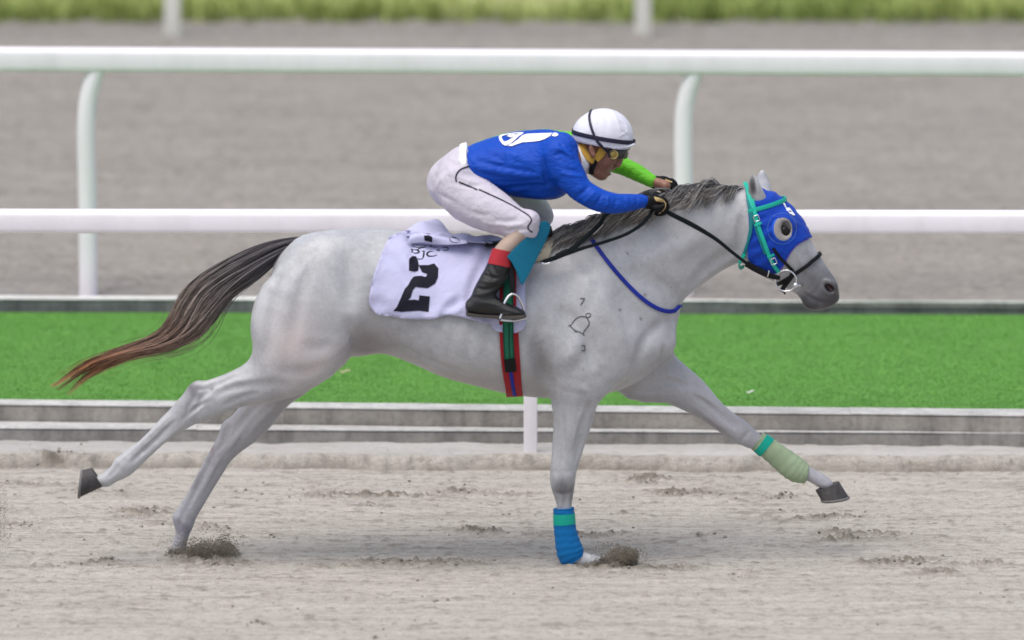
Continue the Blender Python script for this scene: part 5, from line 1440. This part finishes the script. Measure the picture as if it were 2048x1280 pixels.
free_strap('stirrup_leather', [(1018, 520, -.292), (1022, 545, -.302), (1025, 570, -.31), (1026, 588, -.312)], [.024, .024, .020, .018], .005, M_BLACK, saddle)
ir = [(1000, 637, -.345), (1005, 622, -.34), (1009, 606, -.33), (1017, 593, -.32), (1026, 588, -.313), (1036, 593, -.31), (1043, 606, -.308), (1047, 622, -.305), (1047, 634, -.305)]
free_strap('stirrup_iron', ir, .009, .007, M_STEEL, saddle, sub=5, power=2.5)
free_strap('stirrup_tread', [(998, 638, -.34), (1022, 640, -.325), (1047, 636, -.305)], .010, .055, M_STEEL, saddle, sub=3)
free_strap('pad_buckle', [(1083, 526, -.25), (1092, 528, -.25), (1100, 526, -.248)], .008, .005, M_STEEL, saddle)
print('tack', time.time() - T0)
# ================================================================== JOCKEY
jock = thing('person', 'jockey in blue and green silks and white helmet crouching over the horse’s withers', 'person', W(1015, 640, -.05))
def wp(u, v, Y): return W(u, v, Y)
def limb(F, L, k=.02, sub=3, grow=0.0, op='add'):
    """L rows (u, v, Y, radius) - round limb"""
    L = np.array(L, float); F.spine(W(L[:, 0], L[:, 1], L[:, 2]), L[:, 3] + grow, L[:, 3] + grow, k, op, sub)
ARM_N = [(1137, 284, 1100, 348, -.155, .068), (1155, 319, 1116, 372, -.180, .062), (1177, 360, 1148, 400, -.200, .054), (1201, 376, 1186, 420, -.212, .048), (1232, 386, 1222, 427, -.205, .042), (1262, 387, 1258, 422, -.185, .037), (1290, 388, 1292, 413, -.165, .029)]
ARM_F = [(1150, 300, .15, .068), (1192, 312, .20, .052), (1230, 326, .20, .038), (1268, 342, .17, .033), (1301, 361, .13, .027)]
THIGH_N = [(866, 372, 962, 352, -.07, .10), (881, 410, 978, 366, -.10, .098), (914, 437, 1006, 380, -.145, .088), (950, 450, 1038, 403, -.185, .078), (984, 457, 1064, 428, -.215, .066), (1004, 463, 1080, 449, -.232, .058), (1012, 468, 1072, 466, -.238, .052)]
THIGH_F = [(905, 365, .07, .10), (960, 378, .12, .09), (1010, 395, .17, .076), (1050, 408, .21, .067), (1066, 416, .225, .062), (1082, 432, .23, .05)]
CALF_N = [(1020, 462, 1066, 462, -.238, .046), (1003, 482, 1045, 489, -.255, .046), (987, 500, 1024, 512, -.272, .043), (983, 530, 1008, 542, -.285, .030), (966, 565, 992, 570, -.297, .026)]
TORSO = [(903, 300, 941, 352, 0, .122), (930, 287, 964, 368, 0, .140), (975, 274, 1000, 384, 0, .160), (1015, 266, 1032, 390, 0, .168), (1058, 261, 1066, 389, 0, .176), (1098, 259, 1096, 392, 0, .178), (1132, 262, 1120, 384, 0, .150), (1150, 276, 1138, 362, 0, .095)]
# ---- the body itself: head, neck, trunk, limbs in one surface
B = Field(W(850, 660, 0) * [1, 0, 1] + [0, -.42, 0], W(1340, 205, 0) * [1, 0, 1] + [0, .42, 0], .0034)
shr = lambda L, d, w: [(a + (c - a) * d, b + (e - b) * d, c - (c - a) * d, e - (e - b) * d, y, r - w) for a, b, c, e, y, r in L]
B.pairs(shr(TORSO, .12, .02), .03, sub=2)
B.pairs(shr(ARM_N, .16, .012)[:-1] + [(1288, 391, 1288, 412, -.165, .021), (1304, 392, 1303, 414, -.162, .022)], .02, sub=2)
limb(B, [(u, v, y, r - .012) for u, v, y, r in ARM_F] + [(1315, 366, .115, .020), (1330, 372, .10, .022)], .02, 2)
B.pairs(shr(THIGH_N, .10, .014), .03, sub=2); limb(B, [(u, v, y, r - .014) for u, v, y, r in THIGH_F] + [(1062, 470, .25, .04), (1020, 520, .275, .036), (990, 580, .29, .03)], .03, 2)
B.pairs(CALF_N + [(956, 595, 980, 596, -.30, .026)], .015, sub=2)
B.pairs([(945, 602, 942, 628, -.305, .03), (985, 600, 985, 630, -.31, .032), (1030, 618, 1030, 632, -.312, .03)], .02, sub=2)
limb(B, [(1120, 312, 0, .06), (1160, 312, 0, .055), (1190, 312, 0, .055)], .03)
B.blob(1206, 272, 0, .093, .083, .072, -12, .02)                    # cranium
B.spine(W([1217, 1210, 1204], [296, 322, 342], 0), [.044, .038, .026], [.060, .052, .034], .015)     # face
B.blob(1205, 350, 0, .020, .016, .022, -30, .014)                   # chin
B.spine(W([1178, 1186, 1200], [318, 340, 350], 0), [.022, .020, .016], [.058, .050, .026], .02)      # jaw
B.spine(W([1241, 1240, 1235], [304, 318, 328], 0), [.010, .013, .014], [.011, .013, .017], .010)     # nose
B.blob(1236, 328, 0, .013, .010, .018, -30, .005)
B.blob(1225, 337, 0, .013, .007, .020, -20, .005); B.blob(1217, 347, 0, .012, .007, .019, -25, .005)  # lips
for s in (-1, 1):
    B.blob(1222, 318, s * .042, .022, .016, .016, -50, .02)         # cheek
    B.blob(1232, 305, s * .034, .012, .009, .012, -10, .008, 'sub')
    B.blob(1184, 303, s * .074, .012, .028, .010, 12, .006)         # ear
    B.blob(1186, 301, s * .084, .006, .014, .006, 12, .005, 'sub')
B.press([(1229, 342), (1222, 342), (1214, 341)], .0045, .010, -.2)
B.press([(1229, 334), (1224, 328), (1222, 322)], .006, .002, -.2)
B.blur(1)
t = NT('tanned_skin'); vec = t.coords('Object')
k = t.ramp(t.noise(30, 5, .6, vec), [(.3, (.20, .085, .055)), (.6, (.29, .135, .09)), (.8, (.34, .17, .12))])
M_SKIN = t.fin(k, .5, t.bump(t.noise(380, 3, .6, vec), .12, .001), Subsurface_Weight=.08, Subsurface_Radius=(.01, .004, .002))
M_SKIN2 = mat_plain('stocking_skin', (.36, .27, .22), .6, .08, 20, .05)
bv, bq = B.mesh(); bv = smooth_verts(bv, bq, 2)
o = obj('body', bv, bq, M_SKIN, jock)
o.data.materials.append(M_SKIN2)
cz = UV(bv[bq[:, 0]]); idx = ((cz[:, 1] > 440) & (cz[:, 0] < 1110)).astype(np.int32); o.data.polygons.foreach_set('material_index', idx)
# ---- silks
S = Field(W(900, 440, 0) * [1, 0, 1] + [0, -.30, 0], W(1312, 235, 0) * [1, 0, 1] + [0, .32, 0], .0036)
S.pairs(TORSO, .03, sub=3, cap=.25)
S.blob(1118, 298, -.12, .07, .06, .06, 20, .05); S.blob(1118, 298, .12, .07, .06, .06, 20, .05)
S.pairs(ARM_N, .035, sub=4)
limb(S, ARM_F, .035, 4)
S.blob(1080, 380, 0, .09, .028, .11, 0, .04)
S.blur(2)
for L, r, d in (([(945, 318), (985, 328), (1030, 338), (1075, 346)], .010, .006), ([(950, 334), (1000, 344), (1040, 350), (1080, 352)], .011, -.007), ([(958, 345), (985, 352), (1010, 358)], .008, .006),
                ([(1000, 378), (1040, 374), (1090, 372), (1120, 360)], .016, .008), ([(1010, 385), (1030, 380), (1060, 376)], .010, -.006), ([(1100, 300), (1118, 296), (1138, 308), (1146, 316)], .010, -.009), ([(1108, 312), (1125, 305), (1140, 318)], .008, .008),
                ([(1120, 285), (1130, 300), (1143, 306)], .008, .007), ([(1128, 338), (1145, 340), (1162, 346)], .007, .005), ([(1118, 346), (1140, 350), (1165, 352)], .007, -.006), ([(1085, 315), (1090, 340), (1092, 365)], .014, .008), ([(1075, 340), (1085, 360), (1100, 380)], .012, -.006),
                ([(1150, 395), (1165, 385), (1180, 372)], .008, .006), ([(1165, 408), (1180, 395), (1192, 380)], .008, -.006), ([(1180, 415), (1195, 405), (1203, 388)], .007, .005), ([(1205, 420), (1215, 408), (1216, 392)], .008, -.004), ([(1225, 420), (1232, 405), (1230, 392)], .007, .003), ([(1250, 418), (1256, 405), (1252, 392)], .007, -.003),
                ([(1270, 415), (1274, 403), (1272, 392)], .006, .003), ([(1000, 300), (1030, 310), (1060, 325)], .016, -.004), ([(960, 300), (990, 312), (1020, 330)], .013, .004), ([(1120, 270), (1132, 276), (1142, 290)], .008, -.006), ([(985, 360), (1020, 366), (1060, 362)], .012, .004), ([(930, 305), (950, 325), (965, 352)], .010, -.003)):
    S.press(L, r * .8, d * 1.7, -.35)
for L, r, d in (([(1250, 330), (1248, 340), (1244, 350)], .006, .003), ([(1265, 335), (1262, 346), (1258, 356)], .006, .003), ([(1280, 343), (1276, 354), (1272, 364)], .006, .003)): S.press(L, r, d, .0)
# cut: sleeve ends, open neck and hem
sv, sq = S.mesh(); sv = smooth_verts(sv, sq, 2)
sv = sv + vert_normals(sv, sq) * ((fbm(sv, (18, 18, 26), 3, 101) - .5) * .007)[:, None]
t = NT('racing_silks'); vec = t.coords('Object')
c = t.n('TexCoord'); sx = t.n('SeparateXYZ'); t.t.links.new(c.outputs['Object'], sx.inputs[0])
left = t.math('GREATER_THAN', sx.outputs['Y'], 0.012)
nz_ = t.noise(8, 4, .6, vec)
k = t.mix(left, t.mix(nz_, (.001, .046, .36), (.002, .07, .48)), t.mix(nz_, (.11, .46, .02), (.17, .58, .04)))
nb = t.bump(t.noise(1500, 2, .5, vec), .12, .0005); nb = t.bump(t.noise(20, 4, .55, t.coords('Object', (1, 1, 2.2)), 1.4), .5, .016, nb); nb = t.bump(t.noise(70, 3, .5, t.coords('Object', (1, 1, 2)), 1.0), .2, .004, nb)
M_SILK = t.fin(k, .55, nb, Specular_IOR_Level=.22)
# jacket keeps object space = world space
silks = obj('silks', sv, sq, M_SILK, jock)
M_PRINT = mat_fabric('white_back_print', (.80, .78, .84), .6)
z8 = lambda L: [(x / 7.314 + 900, y / 7.314 + 240) for x, y in L]
def on_silk(poly, holes=(), off=.003): return sheet_on('back_print', S, z8(poly), off, M_PRINT, silks, 3, 0, -.35, [z8(h) for h in holes])
on_silk([(840, 382), (900, 390), (980, 362), (1060, 334), (1200, 326), (1320, 310), (1400, 280), (1470, 240), (1500, 196), (1400, 200), (1250, 205), (1130, 210), (1060, 232), (990, 296), (920, 345)])
on_silk([(715, 260), (730, 310), (770, 360), (815, 384), (880, 356), (940, 308), (1010, 244), (1085, 196), (1050, 188), (960, 192), (860, 204), (760, 222), (725, 238)], [[(752, 262), (782, 310), (802, 325), (850, 308), (915, 268), (975, 225), (1010, 206), (940, 208), (840, 222), (775, 240)]])
on_silk([(832, 244), (862, 224), (920, 215), (980, 222), (948, 247), (890, 264)]); on_silk([(1490, 240), (1510, 200), (1545, 192), (1585, 210), (1580, 235), (1540, 250)])
# white collar and undershirt tail
M_WHT = mat_fabric('white_cotton', (.78, .77, .79), .85, wr=.2, wscale=40)
C = Field(W(895, 370, 0) * [1, 0, 1] + [0, -.2, 0], W(1190, 255, 0) * [1, 0, 1] + [0, .2, 0], .0034)
C.spine(W([1130, 1150, 1164, 1173], [320, 318, 316, 314], 0), [.086, .076, .068, .060], [.10, .088, .078, .069], .01, cap=.2)
C.press([(1153, 285), (1160, 312), (1168, 345)], .005, .004, -.2); C.press([(1158, 285), (1166, 315), (1170, 335)], .004, .003, -.2)
cv, cq = C.mesh(); obj('collar', smooth_verts(cv, cq, 2), cq, M_WHT, jock)
C2 = Field(W(895, 380, 0) * [1, 0, 1] + [0, -.2, 0], W(985, 275, 0) * [1, 0, 1] + [0, .2, 0], .0034)
C2.pairs([(901, 289, 941, 358, 0, .140), (914, 285, 950, 362, 0, .142)], .01, cap=.15)
cv, cq = C2.mesh(); cv = smooth_verts(cv, cq, 2); cv = cv + vert_normals(cv, cq) * ((fbm(cv, 40, 3, 111) - .5) * .008)[:, None]
obj('shirt_tail', cv, cq, M_WHT, jock)
# ---- breeches
R_ = Field(W(850, 490, 0) * [1, 0, 1] + [0, -.34, 0], W(1112, 275, 0) * [1, 0, 1] + [0, .34, 0], .0036)
R_.pairs([(904, 296, 950, 352, 0, .125), (880, 322, 958, 365, 0, .150), (872, 360, 966, 374, 0, .150)], .02)
R_.blob(912, 362, -.07, .075, .068, .078, 40, .03); R_.blob(912, 362, .07, .075, .068, .078, 40, .03)
R_.pairs(THIGH_N, .022, sub=4, cap=.4)
limb(R_, THIGH_F, .03, 4)
R_.blob(1060, 440, -.238, .036, .034, .05, 30, .03)
R_.blur(2)
for L, r, d in (([(925, 345), (940, 350), (958, 356)], .008, .005), ([(918, 355), (938, 362), (962, 366)], .007, -.005), ([(915, 368), (935, 372), (960, 372)], .007, .005), ([(880, 390), (900, 400), (915, 412)], .012, .004),
                ([(1015, 455), (1030, 450), (1050, 448)], .007, -.005), ([(1010, 462), (1030, 460), (1058, 458)], .006, .005), ([(985, 440), (1010, 442), (1040, 440)], .010, .004), ([(960, 445), (1000, 450), (1020, 452)], .008, -.004), ([(895, 330), (905, 345), (908, 365)], .012, -.004), ([(905, 320), (925, 328), (940, 330)], .008, -.004), ([(930, 420), (965, 430), (1000, 430)], .012, .003)):
    R_.press(L, r, d * 1.6, -.4)
rv, rq = R_.mesh(); rv = smooth_verts(rv, rq, 2)
rv = rv + vert_normals(rv, rq) * ((fbm(rv, (22, 22, 30), 3, 121) - .5) * .005)[:, None]
M_BREE = mat_fabric('white_breeches', (.52, .485, .555), .7, wr=.4, wscale=26, var=.05)
bree = obj('breeches', rv, rq, M_BREE, jock)
M_PIPE = mat_fabric('black_piping', (.015, .015, .025), .6)
zq = lambda L: [(x / 3.2 + 720, y / 3.2 + 240) for x, y in L]
for L in ([(722, 285), (690, 300), (645, 315), (618, 345), (611, 375), (618, 396)], [(632, 396), (690, 420), (750, 447)], [(760, 445), (820, 472), (890, 505), (960, 540), (1020, 575), (1080, 612), (1100, 645), (1080, 668), (1072, 695), (1102, 718)]):
    strap_on('piping', R_, zq(L), .0055, .0012, .002, M_PIPE, bree, -.4, 3, 2.5, None, 8)
# ---- boot with red cuff
T_ = Field(W(925, 650, 0) * [1, 0, 1] + [0, -.40, 0], W(1062, 485, 0) * [1, 0, 1] + [0, -.20, 0], .0030)
T_.pairs([(978, 518, 1022, 536, -.278, .050), (968, 540, 1014, 556, -.286, .049), (955, 562, 1003, 572, -.294, .046), (945, 584, 992, 586, -.300, .042), (938, 606, 990, 602, -.305, .038)], .015, cap=.5)
T_.pairs([(940, 600, 938, 629, -.306, .032), (965, 592, 962, 631, -.308, .036), (990, 594, 988, 632, -.310, .038), (1015, 607, 1013, 633, -.313, .042), (1035, 615, 1034, 634, -.315, .040), (1047, 621, 1046, 635, -.315, .030)], .02, cap=.6)
T_.blur(1)
for L, r, d in (([(965, 548), (985, 556), (1005, 555)], .006, .006), ([(960, 560), (980, 566), (1000, 562)], .006, -.005), ([(952, 575), (970, 580), (995, 572)], .006, .006), ([(948, 588), (965, 590), (988, 582)], .006, -.005), ([(985, 530), (992, 545), (1005, 552)], .006, .005), ([(975, 540), (985, 560), (988, 575)], .005, .004), ([(960, 605), (985, 608), (1005, 612)], .006, -.003), ([(990, 590), (1000, 600), (1015, 605)], .005, .004)): T_.press(L, r, d, -.45)
tv, tq = T_.mesh(); tv = smooth_verts(tv, tq, 2)
M_BOOT = mat_plain('creased_black_leather', (.004, .0045, .005), .28, .3, 40, .5, .006, Specular_IOR_Level=.5)
boot = obj('boot', tv, tq, M_BOOT, jock)
M_CUFF = mat_plain('red_boot_cuff', (.38, .02, .03), .5, .12, 50, .3)
pair_tube('cuff', [(986, 493, 1024, 508, -.272, .051), (981, 507, 1023, 522, -.276, .0525), (976, 522, 1021, 541, -.281, .053)], M_CUFF, boot, 4, 32, 2.1, .02)
strap_on('cuff_tab', T_, [(989, 505), (997, 509), (1004, 511)], .016, .004, .003, M_CUFF, boot, -.45, 2)
M_SOLE = mat_plain('worn_sole', (.07, .062, .055), .8, .3, 30, .3)
slab('sole', [(936, 626, -.345), (960, 629, -.346), (1000, 631, -.35), (1047, 631, -.348), (1050, 637, -.348), (1020, 640, -.35), (985, 637, -.348), (950, 634, -.346), (937, 633, -.345)], .075, M_SOLE, boot)
# far boot, mirrored across the horse
fb = link('boot', boot.data.copy(), None, jock); fb.data.transform(Matrix.Scale(-1, 4, (0, 1, 0))); fb.data.flip_normals(); fb.location = (-.0, 0, 0)
fb.parent = jock; fb.matrix_parent_inverse = Matrix.Translation(-jock.location)
# ---- gloves: closed fists on the reins
M_GLOVE = mat_plain('black_glove', (.004, .004, .005), .6, .2, 60, .3, .003, Specular_IOR_Level=.15); M_GTAN = mat_plain('tan_glove_trim', (.46, .33, .15), .6, .15, 60, .2)
def glove(kx, s):
    """kx(u, v) -> shift to the other hand; s: -1 near, 1 far"""
    def q(u, v, Y): uu, vv = kx(u, v); return (uu, vv, -s * Y if s > 0 else Y)
    G = Field(np.array([*W(*kx(1278, 445)[:2], 0)]) * [1, 0, 1] + [0, -.23 if s < 0 else .02, 0], np.array([*W(*kx(1350, 370)[:2], 0)]) * [1, 0, 1] + [0, -.08 if s < 0 else .20, 0], .0022)
    def lb(L, k=.006): limb(G, [(*q(u, v, Y), r) for u, v, Y, r in L], k, 3)
    lb([(1289, 400, -.163, .026), (1297, 402, -.162, .027), (1304, 403, -.161, .028)], .008)
    p = W(*q(1311, 405, -.158)); G.ell(p, .034, .030, .022, (1, 0, -.25), .012)
    for i, (ku, kv, Y, r) in enumerate(((1324, 398, -.176, .0105), (1325, 402, -.160, .0110), (1323, 406, -.145, .0108), (1320, 409, -.131, .0095))):
        ln = (1.0, 1.08, 1.0, .82)[i]
        lb([(ku - 12, kv + 2, Y, r * 1.1), (ku, kv, Y, r * 1.08), (ku + 8 * ln, kv + 9, Y - .004, r), (ku + 4 * ln, kv + 20 * ln, Y - .004, r * .95), (ku - 8, kv + 22 * ln, Y, r * .85)], .004)
    lb([(1303, 412, -.172, .013), (1312, 416, -.182, .0125), (1323, 414, -.186, .011), (1332, 410, -.184, .009)], .006)
    gv, gq = G.mesh(); gv = smooth_verts(gv, gq, 2)
    g = obj('glove', gv, gq, M_GLOVE, jock)
    return g, G, q
gl, GF, q_ = glove(lambda u, v: (u, v), -1)
strap_on('glove_trim', GF, [(1308, 394), (1316, 396), (1325, 399), (1331, 406), (1331, 414), (1326, 421), (1318, 427)], .0028, .0004, .0012, M_GTAN, gl, -.24, 2)
sheet_on('glove_patch', GF, [(1308, 395), (1316, 396), (1324, 399), (1328, 405), (1321, 404), (1312, 402)], .0012, M_GTAN, gl, 2, 0, -.24)
strap_on('glove_strap', GF, [(1297, 386), (1299, 395), (1298, 406), (1294, 416)], .014, .001, .003, M_BLACK, gl, -.24, 2)
gl2, GF2, _ = glove(lambda u, v: (u + 19, v - 36), 1)
strap_on('glove_trim', GF2, [(1330, 360), (1336, 362), (1344, 365)], .008, .0008, .002, M_GTAN, gl2, .0, 2)
# ---- helmet
helmet = obj_h = None
HL = Field(W(1138, 312, 0) * [1, 0, 1] + [0, -.13, 0], W(1284, 205, 0) * [1, 0, 1] + [0, .13, 0], .0028)
HL.blob(1208, 272, 0, .113, .107, .094, -8, .01)
HL.blob(1170, 270, 0, .045, .06, .07, -8, .03)
gx, gz = np.meshgrid(HL.ax[0], HL.ax[2], indexing='ij')
p0, p1 = W(1148, 280, 0), W(1262, 298, 0); t_ = (p1 - p0) / np.linalg.norm(p1 - p0); nrm = np.array([t_[2], 0, -t_[0]])   # pointing down
pl = (gx - p0[0]) * nrm[0] + (gz - p0[2]) * nrm[2]
HL.D = np.maximum(HL.D, pl[:, None, :].astype(np.float32))
HL.D = HL.D.astype(np.float32)
# peak
HL.spine(W([1225, 1250, 1268], [291, 291, 287], 0), [.0065, .006, .005], [.078, .068, .045], .010, cap=1.0)
HL.blur(1)
for L, r, d in (([(1198, 219), (1192, 240), (1190, 265)], .006, -.003), ([(1225, 222), (1236, 245), (1240, 272)], .006, -.003), ([(1240, 244), (1248, 250), (1252, 262)], .005, .005), ([(1244, 262), (1252, 268), (1257, 276)], .004, .005), ([(1238, 274), (1246, 268), (1254, 266)], .004, -.004), ([(1246, 250), (1254, 258), (1260, 270)], .004, -.004), ([(1170, 240), (1165, 255), (1162, 268)], .008, .003), ([(1210, 225), (1214, 245), (1213, 270)], .01, .002)): HL.press(L, r, d, -.2)
hlv, hlq = HL.mesh(); hlv = smooth_verts(hlv, hlq, 2)
helmet = obj('helmet', hlv, hlq, mat_fabric('white_helmet_silk', (.66, .66, .74), .45, wr=.14, wscale=34, var=.03), jock)
M_BAND = mat_plain('black_elastic', (.018, .018, .04), .55, .15, 60, .3)
cc = W(1207, 273, 0); e2 = W(1262, 284, 0) - W(1150, 264, 0); e2 /= np.linalg.norm(e2)
band_loop('hat_band', HL, cc + np.array([0, 0, -.0]), (0, -1, 0), e2, .017, .0012, .0025, M_BAND, helmet, n=90, rmax=.2)
strap_on('goggle_strap', HL, [(1183, 221), (1179, 232), (1181, 248), (1186, 264), (1193, 280), (1201, 290)], .010, .002, .003, M_BAND, helmet, -.2, 3)
free_strap('goggle_strap', [(1199, 288, -.096), (1207, 296, -.086), (1215, 303, -.074)], .011, .004, M_BAND, helmet)
e2v = np.array([.12, 0, .99])
band_loop('peak_lining', HL, W(1235, 295, 0), (0, -1, 0), (W(1262, 298, 0) - W(1200, 291, 0)), .006, .0005, .002, M_BAND, helmet, th0=0, th1=180, n=50, rmax=.2)
# ---- goggles and chin harness
M_YEL = mat_plain('yellow_padding', (.52, .30, .05), .7, .12, 50, .3)
strap_on('harness_pad', B, [(1207, 296), (1202, 306), (1196, 313), (1190, 318)], .032, .003, .006, M_YEL, helmet, -.25, 2)
strap_on('harness_pad', B, [(1163, 290), (1168, 304), (1176, 316), (1187, 322)], .026, .003, .006, M_YEL, helmet, -.25, 2)
strap_on('chin_strap', B, [(1191, 319), (1187, 328), (1183, 338), (1184, 346)], .020, .003, .006, M_BLACK, helmet, -.25, 2)
gog = Field(W(1205, 332, 0) * [1, 0, 1] + [0, -.10, 0], W(1262, 288, 0) * [1, 0, 1] + [0, .10, 0], .0026)
gog.spine(np.array([W(1222, 307, -.066), W(1240, 306, -.046), W(1249, 306, -.02), W(1250, 306, .02), W(1240, 306, .046), W(1222, 307, .066)]), [.013] * 6, [.020, .024, .024, .024, .024, .020], .008, side=(0, 0, 1))
M_GOG = NT('smoked_goggle_lens').fin((.035, .032, .03), .12)
gv, gq = gog.mesh(); goggles = obj('goggles', smooth_verts(gv, gq, 2), gq, M_GOG, jock)
th = np.linspace(0, 2 * math.pi, 28, endpoint=False)
P = gog.hit(1227 + 8 * np.cos(th), 309 + 8 * np.sin(th), -.12); P[:, 1] = P[:, 1].mean() - .001 + 0 * P[:, 1]
MB().tube(P, .003, .003, 8, closed=True).build('reflection_rim', mat_plain('yellow_reflection', (.45, .34, .12), .45), goggles, True)  # yellow ring reflected in the lens, modelled as a coloured rim
sheet_on('lens_reflection', gog, [(1227 + 6 * math.cos(a_), 309 + 6 * math.sin(a_)) for a_ in np.linspace(0, 6.283, 16, endpoint=False)], .002, mat_plain('amber_reflection', (.33, .24, .06), .5), goggles, 2, 0, -.12)  # middle of the lens reflection, as a coloured disc
print('jockey', time.time() - T0)
# ================================================================== SAND THROWN UP BY THE HOOVES
M_DAMP = mat_plain('damp_dark_sand', (.20, .175, .135), .95, .35, 120)
def puff(label, blobs, n, seed, sz=(.0011, .0026)):
    r = np.random.default_rng(seed); C = []
    tot = sum(b[-1] for b in blobs)
    for u, v, a, b, dY, Y0, wt in blobs:
        m_ = int(n * wt / tot); q = r.normal(size=(m_, 3)); q *= (np.minimum(np.linalg.norm(q, axis=1), 1.7) / (np.linalg.norm(q, axis=1) + 1e-9))[:, None]
        jit = 1 + .35 * (fbm(q * 1.7 + seed, 1, 3, seed) - .5)[:, None]
        q = q * jit
        C.append(W(u + q[:, 0] * a, v + q[:, 1] * b, Y0 + q[:, 2] * dY))
    C = np.concatenate(C); C = C[C[:, 2] > -.005]
    R = sz[0] + (sz[1] - sz[0]) * r.random(len(C)) ** 2.5
    keep = r.random(len(C)) < .35 + .65 * sstep(.35, .6, fbm(C, 26, 3, seed + 7)); C, R = C[keep], R[keep]
    v, f = scatter(C, R, seed, 1.0)
    o = obj('flying_sand', v, f, M_DAMP, None, False, kind='stuff'); attr(o, 'damp', np.repeat(np.clip(.62 + .3 * r.normal(size=len(C)), 0, 1), len(ICO[0])))
    return tag(o, label, 'sand')
puff('burst of dark sand thrown up by the planted hind hoof', [(382, 1110, 28, 9, .05, .05, 3), (425, 1102, 28, 12, .05, .06, 3.2), (405, 1097, 36, 12, .05, .06, 2.4), (452, 1092, 14, 13, .04, .06, 1.2), (405, 1086, 52, 17, .08, .06, 1.1), (440, 1110, 24, 8, .05, .04, 1.6)], 11000, 3)
puff('round burst of dark sand in front of the planted fore hoof', [(1243, 1116, 20, 13, .045, -.16, 4.5), (1224, 1126, 22, 8, .05, -.16, 2.2), (1260, 1112, 11, 11, .04, -.16, 1.5), (1195, 1131, 24, 5, .05, -.17, 1.4), (1240, 1108, 34, 16, .07, -.16, 1.0)], 11000, 5)
puff('thin spray of sand drifting at the left edge of the picture', [(-8, 1010, 14, 30, .1, 0, 1.2), (-4, 1060, 16, 30, .1, 0, 1), (90, 1060, 60, 26, .12, .1, .35)], 2200, 9, (.001, .0019))
